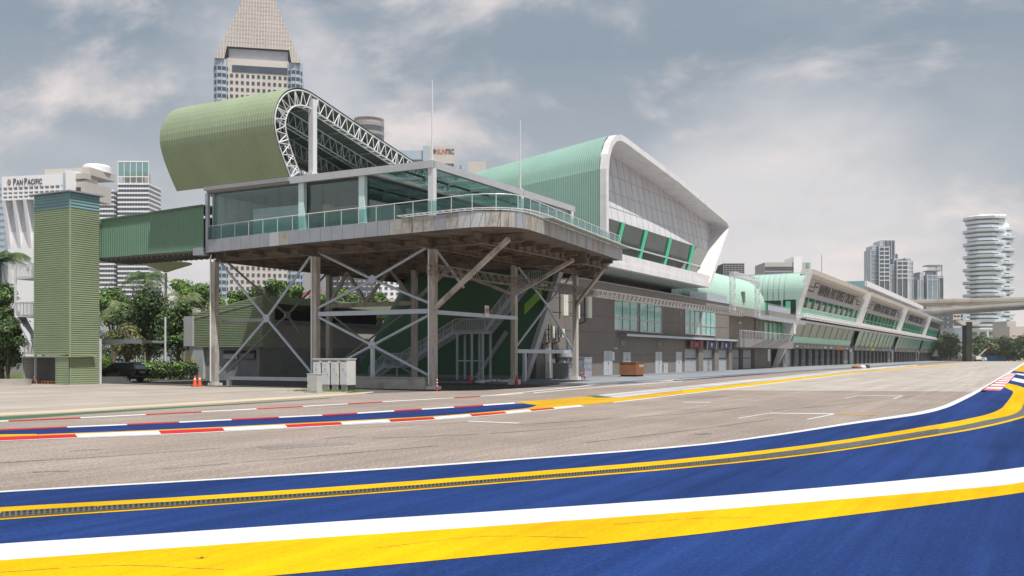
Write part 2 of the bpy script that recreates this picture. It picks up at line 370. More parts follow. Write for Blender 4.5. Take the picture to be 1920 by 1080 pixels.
# near side painted run-off
L6 = [(-420, 950), (0, 921.7), (320, 903.5), (640, 883.7), (960, 861.5), (1280, 836.2), (1440, 816.7), (1600, 791.7), (1716.7, 774), (1766.7, 761.5), (1800, 747), (1838, 728.5), (1893, 696.5), (1920, 680), (1934, 673.5)]
L6b = [(-420, 953.5), (0, 924.6), (320, 906), (640, 886.6), (960, 864.2), (1280, 838.8), (1440, 819.6), (1600, 795.3), (1716.7, 779), (1768, 767.2), (1801, 753.5), (1840, 732.7), (1896, 698), (1923, 681), (1936, 674)]
gpoly('runoff_area', 'paint_blue', [(p.x, p.y) for p in cr(L6b, 6)]+[(2300, 674), (2600, 740), (2600, 1500), (-900, 1500), (-420, 1300)], .004)
gband('track_edge_line', 'paint_white', L6, L6b, .012)
L5 = [(-420, 980), (0, 952.3), (320, 934), (640, 912.7), (960, 888), (1280, 861), (1537, 831.7), (1760, 796), (1826.7, 783.3), (1857, 775.5), (1877, 766.5), (1886, 757), (1895, 745), (1900, 736)]
L4 = [(-420, 995), (0, 963.4), (320, 944.6), (640, 923.5), (960, 898.4), (1280, 870.8), (1537, 840), (1760, 805.7), (1856, 787), (1893, 779.5), (1912, 770.5), (1918, 760), (1924, 748), (1930, 736)]
gband('run_off_stripe', 'paint_yellow', L5, L4, .010)
gpoly('run_off_stripe', 'paint_yellow', [(1900, 736.05), (1899, 733.5), (1882.3, 725.6), (1890, 718.9), (1907.8, 722.8), (1920, 727.2), (1960, 737), (1930, 736.05)], .0115)
L3b = [(-420, 1009), (0, 973.3), (320, 951.8), (640, 928.8), (960, 903), (1280, 876.3), (1537, 848.4), (1760, 814.2), (1850, 798), (1920, 779.8), (1960, 765), (2010, 742)]
L3 = [(-420, 1012), (0, 976), (320, 954), (640, 930.9), (960, 905.3), (1280, 878.9), (1537, 851), (1760, 817), (1850, 801), (1920, 783.5), (1962, 768), (2016, 743)]
gband('run_off_line', 'paint_yellow', L3b, L3, .010)
gband('drain_channel', 'grate_dark', L4[:8], L3b[:8], .007); gband('drain_cover', 'grate_metal', L4[7:], L3b[7:], .009)
L2 = [(-420, 1049), (0, 1021), (320, 1000.4), (640, 978.5), (960, 957.8), (1280, 936), (1506.7, 918), (1720, 898.5), (1920, 876.5), (2200, 830)]
L1 = [(-420, 1080), (0, 1052), (480, 1017.7), (740, 1000), (960, 985), (1280, 961.7), (1550, 939.5), (1796.7, 918.5), (1920, 905), (2200, 858)]
L0 = [(-420, 1155), (0, 1119), (260, 1099), (515, 1080.5), (960, 1038.5), (1280, 1006), (1500, 978.5), (1720, 951), (1920, 924), (2200, 878)]
gband('run_off_stripe', 'paint_white', L2, L1, .010)
gband('run_off_stripe', 'paint_yellow', L1, L0, .010)
# grates over the drain, each a section about 1.2 m long
ga = [gr(p.x, p.y) for p in cr(L4[:8], 24)]; gb = [gr(p.x, p.y) for p in cr(L3b[:8], 24)]
mid = [(a+b)/2 for a, b in zip(ga, gb)]
cum = [0]
for a, b in zip(mid, mid[1:]): cum.append(cum[-1]+(b-a).length)
def along(s):
    for i in range(len(cum)-1):
        if cum[i+1] >= s: break
    t = (s-cum[i])/(cum[i+1]-cum[i]); return ga[i].lerp(ga[i+1], t), gb[i].lerp(gb[i+1], t)
ns = round(cum[-1]/1.23); step = cum[-1]/ns*.99999
for i in range(ns):
    mb = MB(wd); s0 = i*step+.006; s1 = (i+1)*step-.006
    a0, b0 = along(s0); a1, b1 = along(s1); up = Vector((0, 0, .022))
    mb.beam(a0+up, a1+up, .03, .02); mb.beam(b0+up, b1+up, .03, .02)
    nb = 17
    for k in range(nb):
        a, b = along(s0+(s1-s0)*(k+.5)/nb); mb.beam(a+up, b+up, .030, .018)
    am, bm = along((s0+s1)/2)
    mb.beam((a0+b0)/2+up*.7, (a1+b1)/2+up*.7, .02, .014)
    o = mb.build('drain_grate', 'grate_metal', origin=(a0+b0)/2)
    tagit(o, 'grey metal bar grate in the drain channel along the yellow run-off stripe', 'drain grate', 'bar grates along the yellow stripe')
# red and white kerb far right
c0, c1, c2, c3 = gr(1839, 731.9), gr(1876, 732.5), gr(1905.5, 700.6), gr(1893.5, 699.2)
for i in range(19):
    t0, t1 = i/19, (i+1)/19
    ln = (c3-c0).length
    mb = MB(wd); mb.add([c0.lerp(c3, t0), c1.lerp(c2, t0), c1.lerp(c2, t1), c0.lerp(c3, t1)], [(0, 1, 2, 3)])
    for j in range(4): mb.v[j] = mb.v[j]+Vector((0, 0, .012))
    struct(mb, 'kerb_block', 'paint_pink' if i % 2 == 0 else 'paint_white')
# stripes right of that kerb
gpoly('run_off_stripe', 'paint_amber', [(1921, 680.2), (1901, 695.6), (1925, 698.4), (2300, 705), (2300, 678)], .010)
gpoly('run_off_stripe', 'paint_white', [(1895.5, 698.8), (1905, 700.2), (1906.5, 702.2), (1921, 704.6), (2200, 735), (2200, 727), (1921, 701.3)], .010)
gpoly('run_off_stripe', 'paint_white', [(1900.8, 708), (1896, 713.3), (1920, 718.9), (2200, 795), (2200, 765), (1920, 711.8)], .010)
# kerb on the pit side of the track (blocks alternate red and white)
K0 = [(-420, 837), (0, 820), (320, 807.5), (640, 791.9), (806, 783), (950, 772), (1040, 764), (1095, 759.2)]
K1 = [(-420, 845), (0, 826.3), (320, 813.5), (640, 796.6), (813, 786.7), (950, 775.3), (1040, 766.9), (1095, 761)]
def interp(L, x):
    c = L
    for a, b in zip(c, c[1:]):
        if b[0] >= x: break
    t = (x-a[0])/(b[0]-a[0]); return a[1]+(b[1]-a[1])*t
def blocks(name, A, B, xs, z, m0='paint_white', m1='paint_red', red=True, skew=5):
    for i, (x0, x1) in enumerate(zip(xs, xs[1:])):
        m = m1 if (i % 2 == 0) == red else m0
        pts = [(x0, interp(A, x0)), (x1, interp(A, x1)), (x1+skew, interp(B, x1+skew)), (x0+skew, interp(B, x0+skew))]
        mb = MB(wd); mb.add([gr(x, y)+Vector((0, 0, z)) for x, y in pts[::-1]], [(0, 1, 2, 3)]); struct(mb, name, m)
blocks('kerb_block', K0, K1, [-400, -150, 141, 297, 417, 534, 638, 728, 812, 880, 946, 992, 1036, 1088], .012, red=False)
KL = [(x, y+.1) for x, y in K1]; KL2 = [(x, y+1.1) for x, y in K1]
gband('track_edge_line', 'paint_white', KL, KL2, .008)
Y0 = [(x, y-2.2) for x, y in K0]
gband('kerb_line', 'paint_amber', Y0, K0, .010)
gpoly('kerb_line', 'paint_yellow', [(-420, 829), (0, 815.2), (68, 814.4), (70, 815.5), (0, 818.2), (-420, 835)], .0105)
B0 = [(-420, 823), (0, 808), (320, 794), (640, 778.2), (806, 767.8), (966, 757.2), (1005, 758.8)]
B1 = [(-420, 833), (0, 817.8), (320, 805.3), (640, 789.7), (806, 780.8), (966, 767.5), (1006, 761)]
gband('pit_exit_band', 'paint_blue_old', B0, B1, .006)
R0 = [(x, y-2.2) for x, y in B0[:6]]
blocks('kerb_block', R0, B0[:6], [-400, -150, 125, 237, 335, 433, 522, 603, 669, 738, 790, 850, 905, 964], .012, red=False, skew=2)
gpoly('pit_exit_wedge', 'paint_amber', [(966, 754), (1040, 748.5), (1107, 743.6), (1160, 746.3), (1280, 732), (1280, 738.5), (1150, 754.4), (1095, 759.3), (1008, 766.8), (985, 768), (1007, 760), (985, 757)], .007)
gpoly('pit_exit_patch', 'paint_green', [(1098, 742.6), (1118, 741.6), (1147, 745.5), (1120, 746)], .011)
def uband(name, m, u0, u1, v0, v1, z, v2=None, v3=None):
    v2 = v0 if v2 is None else v2; v3 = v1 if v3 is None else v3
    return upoly(name, m, [(u0, v0), (u1, v2), (u1, v3), (u0, v1)], z)
gband('pit_lane_line', 'paint_yellow', [(1280, 731.9), (1440, 715), (1600, 697.4), (1773, 683.3), (1800, 681)], [(1280, 738.2), (1440, 719.2), (1600, 699.6), (1773, 684.5), (1800, 682)], .012)
gband('pit_lane_line', 'paint_white', [(1150, 754.6), (1280, 739), (1440, 719.8), (1600, 700)], [(1150, 755.8), (1280, 740.2), (1440, 720.8), (1600, 700.7)], .012)
gband('worn_barrier_strip', 'paint_pale', [(1120, 741), (1280, 724.5), (1440, 708.5), (1600, 692.6), (1720, 683.8)], [(1160, 746), (1280, 731.5), (1440, 714), (1600, 696.3), (1720, 685.6)], .006)
T0 = [(-420, 804), (0, 789.5), (150, 783), (377, 771.8), (567, 761.8), (640, 757.8), (716, 753.2), (840, 746.4), (930, 741), (1000, 736.2)]
T1 = [(x, y+1.9-.0009*x) for x, y in T0]
blocks('kerb_block', T0, T1, [-400, -120, 15, 150, 272, 377, 480, 567, 651, 716, 850, 900, 980], .012, red=True, skew=2)
gband('pit_lane_line', 'paint_white', [(927, 740.8), (1060, 727), (1140, 718.8), (1280, 711.2)], [(927, 742), (1060, 728.2), (1140, 720), (1280, 712.2)], .010)
gband('pit_lane_line', 'paint_white', [(1000, 736.6), (1060, 730.8), (1150, 723.6), (1280, 714.2)], [(1000, 737.8), (1060, 732), (1150, 724.8), (1280, 715.2)], .010)
gpoly('pit_lane_wedge', 'paint_blue_old', [(1157, 718.3), (1190, 715.2), (1245, 712.6), (1236, 715.2), (1190, 718), (1165, 719.3)], .008)
gband('pit_lane_line', 'paint_white', [(1280, 710.6), (1440, 699), (1600, 689.8)], [(1280, 711.8), (1440, 700), (1600, 690.3)], .011)
gband('pit_lane_line', 'paint_blue_old', [(1262, 713), (1330, 708.2), (1400, 703.6), (1440, 700.7)], [(1262, 714.6), (1330, 709.7), (1400, 704.6), (1440, 701.4)], .012)
# yard strip and green line
gband('yard_strip', 'paint_beige', [(-420, 792), (0, 775), (320, 756.7), (640, 738), (700, 734.5)], [(-420, 799), (0, 780.3), (320, 761.7), (640, 741.5), (700, 736.2)], .008)
gband('yard_line', 'paint_green', [(-420, 806), (0, 782), (160, 773), (320, 763.8), (480, 755), (620, 746)], [(-420, 812), (0, 787.6), (160, 776.6), (320, 766.2), (480, 756.6), (620, 746.8)], .008)
# grid slots
def gl(name, m, a, b, w=.12, z=.010):
    p, q = gr(*a), gr(*b); d = (q-p).normalized(); s = Vector((-d.y, d.x, 0))*(w/2); up = Vector((0, 0, z))
    struct(MB(wd).add([p-s+up, q-s+up, q+s+up, p+s+up], [(0, 1, 2, 3)]), name, m)
for a, b, m, w in (((1383, 785), (1441.7, 775), 'paint_white', .10), ((1441.7, 775), (1566.7, 776.3), 'paint_white', .42), ((1566.7, 776.3), (1513, 787), 'paint_white', .10),
                ((1567, 776.9), (1646.7, 778.7), 'paint_amber', .3), ((1584, 747.3), (1608, 742.3), 'paint_white', .10), ((1608, 742.3), (1693, 742.3), 'paint_white', .42),
                ((1693, 742.3), (1675.7, 748), 'paint_white', .10), ((876.7, 790.3), (973, 794), 'paint_white', .3), ((945, 795), (1020, 797.3), 'paint_amber', .08),
                ((1280, 754.3), (1333, 754.7), 'paint_white', .42)):
    gl('grid_marking', m, a, b, w)

# tyre scuffs, seams and patches on the surfaces
road('scuff', (.185, .165, .15), (.12, .11, .10), .5, .4, .3)
road('scuff_blue', (.012, .028, .11), (.02, .03, .10), .5, .3, .3)
road('scuff_yellow', (.38, .26, .03), (.2, .15, .05), .6, .3, .3)
road('patch', (.215, .195, .18), (.12, .11, .10), .5, .5, .2)
def ragged(name, m, pts, w, z, seed, n=10):
    random.seed(seed); P = [gr(p.x, p.y) for p in cr(pts, n)]; mb = MB(wd)
    for a, b in zip(P, P[1:]):
        if random.random() < .04: continue
        d = (b-a).normalized(); s_ = Vector((-d.y, d.x, 0)); w0 = w*random.uniform(.5, 1.1); w1 = w*random.uniform(.5, 1.1); up = Vector((0, 0, z))
        mb.add([a-s_*w0/2+up, b-s_*w1/2+up, b+s_*w1/2+up, a+s_*w0/2+up], [(0, 1, 2, 3)])
    struct(mb, name, m)
for i, (pts, w) in enumerate(((((700, 822), (900, 814), (1100, 800)), .10), (((0, 868), (200, 856), (420, 840)), .08), (((1000, 795), (1250, 778), (1420, 762)), .12), (((300, 880), (560, 858), (820, 836)), .06), (((1100, 830), (1300, 806), (1450, 786)), .09),
    (((560, 806), (760, 798), (900, 790)), .06), (((1450, 770), (1600, 756), (1720, 742)), .14), (((60, 886), (90, 884.5), (130, 883)), .12), (((1304, 815), (1316, 814), (1330, 813)), .3), (((130, 846), (160, 844), (190, 843)), .1), (((610, 822), (640, 820), (664, 819)), .09))):
    ragged('tyre_mark', 'scuff', pts, w, .006, 100+i)
ragged('tyre_mark', 'scuff_yellow', ((370, 1047), (378, 1049), (386, 1046)), .10, .013, 120)
ragged('tyre_mark', 'scuff_yellow', ((0, 1075), (220, 1062), (420, 1070)), .03, .013, 121)
ragged('tyre_mark', 'scuff_yellow', ((700, 1030), (900, 1008), (1100, 1010)), .025, .013, 122)
ragged('tyre_mark', 'scuff_yellow', ((1150, 985), (1300, 974), (1420, 972)), .03, .013, 123)
gpoly('surface_patch', 'patch', [(1240, 748), (1330, 741), (1372, 742.5), (1290, 750)], .0045)
gpoly('surface_patch', 'patch', [(480, 838), (640, 829), (668, 833), (505, 843)], .0045)
# ---------------------------------------------------------------- raised terrace on steel columns
ter = thing('raised_terrace', 'grey raised terrace with glass balustrade on brown columns and crossed steel braces', 'terrace', uv(53, -45))
edge = [(51.5, -54.3), (50.4, -45), (49.45, -34.5), (49.1, -31.5), (49.0, -29.6), (49.35, -28.4), (50.1, -27.5), (51.3, -27.15), (53.5, -27.3), (72.2, -29.4)]
e2 = edge[:2]+[tuple(p) for p in cr(edge[2:9], 4)]+[edge[9]]
loop = e2+[(72.4, -33.4), (78.2, -33.4), (78.2, -39.9), (84.8, -39.9), (84.8, -54.3)]
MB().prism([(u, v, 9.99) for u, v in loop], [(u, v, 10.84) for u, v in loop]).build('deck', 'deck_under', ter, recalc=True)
# fascia panels along the edge
def pathlen(P):
    c = [0]
    for a, b in zip(P, P[1:]): c.append(c[-1]+math.dist(a, b))
    return c
cl = pathlen(e2)
def onpath(s):
    s = max(0, min(cl[-1]-1e-6, s))
    for i in range(len(cl)-1):
        if cl[i+1] > s: break
    t = (s-cl[i])/(cl[i+1]-cl[i]); a, b = e2[i], e2[i+1]
    dx, dy = b[0]-a[0], b[1]-a[1]; l = math.hypot(dx, dy)
    return a[0]+dx*t, a[1]+dy*t, -(-dy/l)*-1, dx/l*1   # point and a normal
def edgept(s, off=0.0):
    u, v, _, _ = onpath(s); u2, v2, _, _ = onpath(s+.05); u1, v1, _, _ = onpath(s-.05)
    dx, dy = u2-u1, v2-v1; l = math.hypot(dx, dy) or 1
    nx, ny = -dy/l, dx/l              # outward: -u on the front, +v on the side
    return u+nx*off, v+ny*off
s = 0.0; i = 0; corner0, corner1 = 19.3, 27.8
random.seed(3)
while s < cl[-1]-.2:
    w = 1.02 if s < corner0 else (.9 if s < corner1 else .62)
    s1 = min(cl[-1], s+w); gap = .014
    mb = MB(); a = edgept(s+gap, .03); b = edgept((s+s1)/2, .03); c = edgept(s1-gap, .03)
    a2 = edgept(s+gap, .07); b2 = edgept((s+s1)/2, .07); c2 = edgept(s1-gap, .07)
    mb.prism([(*p, 9.93) for p in (a, b, c, c2, b2, a2)], [(*p, 10.88) for p in (a, b, c, c2, b2, a2)])
    if s < corner0: m = 'fascia_pale' if i in (7,) else ('fascia_worn' if i in (8, 18, 19) else 'fascia')
    elif s < corner1: m = ['fascia_worn', 'fascia_worn', 'fascia', 'fascia_worn', 'fascia_pale', 'fascia_pale', 'fascia_worn', 'fascia_streaked', 'fascia', 'fascia_streaked'][i % 10]
    else: m = 'fascia_streaked' if random.random() < .62 and s < cl[-1]-4.5 else 'fascia'
    o = mb.build('fascia_panel', m, ter, recalc=True)
    if s < corner0:
        mb = MB()
        for zz in (10.1, 10.7):
            for q in (s+.07, s1-.07): mb.lathe((*edgept(q, .085), zz), [(.012, -.012), (.012, .012)], 6)
        mb.build('rivet', 'galv', o)
    s = s1; i += 1
# girders and joists under the deck
def girder(name, p, q, d=.62, w=.32, m='rust_beam', stiff=True):
    mb = MB(); P = uv(*p); Q = uv(*q); z = 9.96
    dirn = (Q-P).normalized(); side = Vector((dirn.y, -dirn.x, 0))
    up = Vector((0, 0, 1))
    mb.beam(P+up*(z-.03), Q+up*(z-.03), w, .05); mb.beam(P+up*(z-d), Q+up*(z-d), w, .05); mb.beam(P+up*(z-d/2), Q+up*(z-d/2), .04, d-.06)
    if stiff:
        n = int((Q-P).length/1.1)
        for k in range(1, n):
            c = P+(Q-P)*(k/n)+up*(z-d/2); mb.beam(c-side*(w*.45), c+side*(w*.45), .03, d-.08, up=up)
    return mb.build(name, m, ter)
for u in (53, 65.3, 76.5): girder('girder', (u, -54.1), (u, -33.6 if u > 70 else (-29.4 if u > 60 else -28.2)), .8 if u > 60 else .5, stiff=False)
for v in (-54, -45, -35, -30.6): girder('girder', (50.9 if v > -50 else 52.2, v), (72 if v > -33 else (78 if v > -36 else 84), v), .62, stiff=v > -33)
for k in range(13):
    u = 55.0+k*2.25
    if abs(u-65.3) < .8 or abs(u-76.5) < .8: continue
    girder('joist', (u, -54.1), (u, -29.6 if u < 72 else (-33.6 if u < 78 else -40.2)), .30, .2, stiff=False)
for v in (-52.5, -50, -47.5, -42.5, -40, -37.5, -32.8): girder('joist', (51.6, v), (72 if v > -39 else 84, v), .3, .16, stiff=False)
# columns
def column(u, v, zb=.35, ped=.75, top=9.3):
    mb = MB(); h = .19; t = .07       # H section
    mb.box(u-h-.03, u+h+.03, v-h, v-h+t, zb, top); mb.box(u-h-.03, u+h+.03, v+h-t, v+h, zb, top); mb.box(u-.05, u+.05, v-h+t, v+h-t, zb, top)
    mb.box(u-h-.03, u-h+.03, v-h+t, v+h-t, zb, top)
    c = mb.build('column', 'column', ter)
    MB().box(u-ped/2, u+ped/2, v-ped/2, v+ped/2, .0, zb).build('plinth', 'column_base', c)
    return c
colm = {}
for u, v, zb in ((52.3, -54.2, .2), (53, -45, .3), (53, -35, .22), (65.3, -54, .4), (65.3, -45, .4), (65.3, -35.6, .4), (76.2, -35.4, .4), (76.2, -54, .4), (76.2, -47, .4)):
    colm[(u, v)] = column(u, v, zb)
for (u, v) in ((52.3, -54.2), (53, -45), (53, -35)):
    MB().tube([(u-.27, v-.20, .3), (u-.27, v-.20, 9.6), (u-.27, v-.12, 9.85)], .06, 8).build('rain_pipe', 'white_steel', colm[(u, v)])
MB().box(52.72, 52.76, -34.93, -34.80, 2.3, 2.75).build('number_plate', 'mark_grey', colm[(53, -35)])
# knee struts
def strut(p, q, w=.26, m='column', name='strut'): MB().beam(p, q, w, w).build(name, m, ter)
strut((53, -35, 5.3), (51.2, -28.3, 9.4)); strut((65.3, -35.6, 7.0), (64.6, -30.2, 9.4)); strut((65.3, -35.6, 7.0), (65.3, -41.8, 9.3))
strut((76.2, -35.4, 6.6), (72.4, -30.6, 9.95)); strut((53, -35, 9.5), (56.8, -35, 7.0), .13, 'steel_blue')
# trussed tie between back columns (row u=65.3)
MB().beam((65.3, -54, 6.6), (65.3, -45, 6.6), .3, .36).build('tie_beam', 'column', ter)
for a, b in (((-54, 6.7), (-52.0, 9.4)), ((-50, 6.8), (-52.0, 9.4)), ((-50, 6.8), (-47.6, 9.4)), ((-45, 6.8), (-47.4, 9.4)), ((-45, 6.7), (-41.5, 9.4))):
    strut((65.3, *a), (65.3, *b), .24)
# crossed braces
def xbrace(c, pts, r=.085, m='steel_blue', hub=.30, axis='u'):
    for p in pts: MB().tube([c, p], r, 8).build('brace', m, ter)
    C = uv(*c); n = uv(1, 0)-uv(0, 0) if axis == 'u' else uv(0, 1)-uv(0, 0)
    MB().tube([C-n*.10, C+n*.10], hub, 12).build('gusset', m, ter)
u = 53
xbrace((u, -49.7, 4.9+.1), [(u-.5, -54.1, 9.5), (u, -45.2, 9.7), (u-.5, -54.1, .75), (u, -45.3, .9)], .10)
MB().box(u-.11, u+.11, -54.1, -49.9, 4.75, 5.0).build('tie_beam', 'grey_wall', ter)
MB().box(u-.12, u+.12, -54.1, -45.2, .42, .68).build('tie_beam', 'steel_blue', ter)
MB().box(u-.15, u+.15, -53.6, -53.3, .0, .42).build('support_block', 'column_base', ter)
MB().box(u-.11, u+.11, -44.8, -35.2, 5.05, 5.36).build('tie_beam', 'steel_blue', ter)
xbrace((u, -40, 7.5), [(u, -44.8, 9.6), (u, -35.2, 9.6), (u, -44.8, 5.65), (u, -35.2, 5.7)], .10)
xbrace((u, -40, 2.95), [(u, -44.8, 5.0), (u, -35.2, 5.0), (u, -44.8, .9), (u, -35.2, .85)], .10)
MB().box(u-.1, u+.1, -40.12, -39.88, .7, 2.9).build('brace', 'steel_blue', ter)
MB().box(53.2, 65.1, -35.42, -35.18, 5.02, 5.3).build('tie_beam', 'steel_blue', ter)
xbrace((71, -35.6, 6.45), [(75.9, -35.5, 9.4), (65.6, -35.6, 2.95), (75.9, -35.5, 2.75), (65.6, -35.6, 9.4)], .09, hub=.24, axis='v')
MB().box(65.6, 75.9, -35.72, -35.48, 2.45, 2.75).build('tie_beam', 'steel_blue', ter)
MB().box(66.9, 67.15, -35.72, -35.48, .2, 2.45).build('brace', 'steel_blue', ter)
u = 65.3
xbrace((u, -50, 3.4), [(u-.5, -54.1, 6.3), (u, -45.2, 6.3), (u-.5, -54.1, .7), (u, -45.2, .7)], .09, 'grey_wall')
xbrace((60, -54, 5.6), [(53.3, -54, 9.4), (65, -54, 1.0), (65, -54, 9.4), (53.3, -54, 1.0)], .09, 'grey_wall', axis='v')
# low concrete beam between front columns
MB().box(52.55, 53.35, -44.7, -35.4, 0, .72).build('plinth_beam', 'concrete', ter)
MB().box(52.5, 53.4, -44.7, -35.4, .72, .80).build('plinth_cap', 'fascia', ter)
# balustrade
bal = []
zb = 10.88
def railrun(S0, S1, step, off):
    n = int((S1-S0)/step); rail = MB(); pts = []
    for k in range(n+1):
        sk = S0+(S1-S0)*k/n; e = edgept(sk, off); pts.append(e)
        MB().box(e[0]-.02, e[0]+.02, e[1]-.02, e[1]+.02, zb, zb+1.02).build('rail_post', 'white_steel', ter)
        if k:
            p = pts[-2]; mb = MB(); mb.beam((*p, zb+.5), (*e, zb+.5), .012, .86); mb.build('rail_glass', 'glass_rail', ter)
    dense = [edgept(S0+(S1-S0)*k/(n*3), off) for k in range(n*3+1)]
    MB().tube([(*p, zb+1.04) for p in dense], .028, 6).build('hand_rail', 'white_steel', ter)
railrun(.1, cl[-1]-.1, 1.5, -.12)
# outer cable tray that follows the rounded corner
mb = MB(); S0 = 19.6; S1 = cl[-1]+0.0; n = 60
for k in range(n):
    a, b = S0+(S1-S0)*k/n, S0+(S1-S0)*(k+1)/n
    for off in (.10, .75): mb.beam((*edgept(a, off), 10.96), (*edgept(b, off), 10.96), .05, .05)
    mb.beam((*edgept(a, .10), 10.95), (*edgept(a, .75), 10.95), .05, .03)
mb.build('edge_tray', 'white_steel', ter)
mb = MB()
for k in range(n):
    a, b = S0+(S1-S0)*k/n, S0+(S1-S0)*(k+1)/n
    if k > 22: mb.add([(*edgept(a, .1), 10.93), (*edgept(b, .1), 10.93), (*edgept(b, .75), 10.9), (*edgept(a, .75), 10.9)], [(0, 1, 2, 3)])
mb.build('tray_cover', 'fascia_worn', ter)

# ---------------------------------------------------------------- glass lounge on the terrace
lo = thing('glass_lounge', 'glass walled lounge room with flat pale roof standing on the raised terrace', 'lounge', uv(53.4, -45, 10.86))
z0, z1 = 10.86, 14.4
MB().box(51.55, 73.0, -54.3, -39.2, 14.42, 14.72).build('roof', 'roof_under', lo)
def vf(u0, u1, v0, v1, a, b, name, m): return MB().box(u0, u1, v0, v1, a, b).build(name, m, lo)
vf(51.35, 51.6, -46.0, -34.0, 14.36, 14.84, 'roof_edge', 'roof_edge'); vf(51.35, 51.6, -54.4, -46.0, 14.56, 14.84, 'roof_edge', 'roof_edge')
vf(51.6, 72.9, -34.35, -34.0, 14.36, 14.84, 'roof_edge', 'roof_edge')
vf(72.9, 73.1, -39.2, -34.0, 14.36, 14.84, 'roof_edge', 'roof_edge')
vf(51.6, 73.0, -54.4, -39.2, 14.722, 14.80, 'roof_sheet', 'pale_grey')
for k in range(7):
    ua = 51.65+k*3.0; vf(ua+.05, ua+2.95, -39.15, -34.4, 14.62, 14.66, 'roof_pane', 'glass_roof'); vf(ua-.06, ua+.05, -39.15, -34.4, 14.40, 14.60, 'roof_bar', 'galv')
vf(51.6, 72.9, -36.85, -36.75, 14.42, 14.56, 'roof_bar', 'black_metal')
for u_ in (51.65, 63.7, 72.6):
    p = vf(u_-.2, u_+.2, -34.4, -34.0, z0, 14.9 if u_ < 70 else 14.4, 'post', 'white_steel')
for u_ in (51.65, 63.7): MB().tube([(u_, -34.2, 14.9), (u_, -34.2, 20.1)], .06, 8, .035).build('mast', 'white_steel', lo)
# front and side glazing
n = 11
for k in range(n):
    a = -54.1+(14.5/n)*k; b = -54.1+(14.5/n)*(k+1)
    vf(51.98, 52.02, a+.015, b-.015, z0, z1, 'glass_pane', 'glass_lounge')
for k in range(12):
    a = 52.1+k*1.72; vf(a+.015, a+1.705, -39.64, -39.6, z0, z1, 'glass_pane', 'glass_lounge')
for a in (-45.2, -39.9): vf(51.62, 51.95, a-.24, a+.24, z0, z1, 'inner_post', 'post_cyan')
vf(51.5, 51.75, -54.4, -54.15, 10.86, 14.4, 'post', 'galv')
vf(52.1, 72.9, -54.2, -39.7, 14.3, 14.41, 'ceiling', 'roof_under')
for u_, v_ in ((56, -41.5), (60, -41.5), (64, -41.5), (56, -50), (60, -47), (64, -52)): MB().lathe((u_, v_, 14.14), [(.2, 0), (.2, .055)], 12).build('ceiling_light', 'black_metal', lo)
vf(53.3, 72.9, -54.1, -39.7, 10.862, 10.88, 'floor', 'lounge_floor')
vf(72.5, 72.7, -54.1, -39.6, z0, 14.4, 'back_wall', 'lounge_dark')
vf(52.05, 72.5, -54.25, -54.1, z0, 14.4, 'side_wall', 'lounge_white')
vf(54.0, 54.2, -52.0, -47.0, z0, 13.35, 'partition', 'lounge_white')
vf(54.2, 58.5, -52.0, -51.8, z0, 13.35, 'partition', 'lounge_white')
vf(64, 64.2, -54.1, -45, z0, 14.2, 'partition', 'lounge_dark')
bar = thing('bar_counter', 'curved pale timber slatted bar counter inside the glass lounge', 'bar counter', uv(56.5, -42.5, 10.88))
mb = MB()
for k in range(38):
    t = math.pi*(.05+.9*k/37); mb.beam((54.6-1.3*math.sin(t), -42.6+2.2*math.cos(t), 10.88), (54.6-1.3*math.sin(t), -42.6+2.2*math.cos(t), 12.75), .06, .08)
mb.build('slat_front', 'wood_slat', bar)
mb = MB(); A = [(54.6-1.15*math.sin(math.pi*k/16), -42.6+2.05*math.cos(math.pi*k/16)) for k in range(17)]
mb.prism([(*p, 12.75) for p in A], [(*p, 12.82) for p in A]); mb.build('counter_top', 'wood_slat', bar, recalc=True)
MB().box(53.6, 54.2, -45.0, -44.3, 10.88, 13.1).build('pillar', 'wood_slat', bar)

# ---------------------------------------------------------------- curled roof canopy
can = thing('curved_canopy', 'olive green curled sheet canopy with white lattice trusses above the glass lounge', 'canopy', uv(53.9, -46, 14.85))
prof = [(51.55, 14.85), (50.85, 16.0), (50.25, 17.2), (49.95, 18.3), (50.1, 19.3), (50.6, 20.2), (51.4, 20.85), (52.4, 21.2), (53.5, 21.25), (54.8, 21.02), (58, 20.35), (62, 19.52), (67, 18.5), (73, 17.25), (80, 15.8)]
pc = [Vector(p) for p in cr(prof[:10], 5)]+[Vector(p) for p in prof[10:]]
def resamp(P, st):
    c = pathlen([tuple(p) for p in P]); n = int(c[-1]/st); out = []
    j = 0
    for k in range(n+1):
        s_ = c[-1]*k/n
        while j < len(c)-2 and c[j+1] < s_: j += 1
        t = (s_-c[j])/(c[j+1]-c[j]); out.append(P[j].lerp(P[j+1], t))
    return out
pr = resamp(pc, .42)
def nrm(P, i):
    a = P[max(0, i-1)]; b = P[min(len(P)-1, i+1)]; d = (b-a).normalized(); return Vector((-d.y, d.x))
inn = [p-nrm(pr, i)*1.05 for i, p in enumerate(pr)]
out_ = [p+nrm(pr, i)*.16 for i, p in enumerate(pr)]
rows = []; v = -57.2; nv = 44
for k in range(nv*4+1):
    vv = -57.3+11.25*k/(nv*4); h = [0, .022, .022, 0][k % 4]
    rows.append([(p.x+nrm(pr, i).x*h, vv, p.y+nrm(pr, i).y*h) for i, p in enumerate(out_)])
MB().grid(rows).build('roof_sheet', 'olive_sheet', can)
MB().grid([[(p.x-nrm(pr, i).x*.04, vv, p.y-nrm(pr, i).y*.04) for i, p in enumerate(out_)] for vv in (-57.3, -46.05)]).build('sheet_lining', 'green_trim', can)
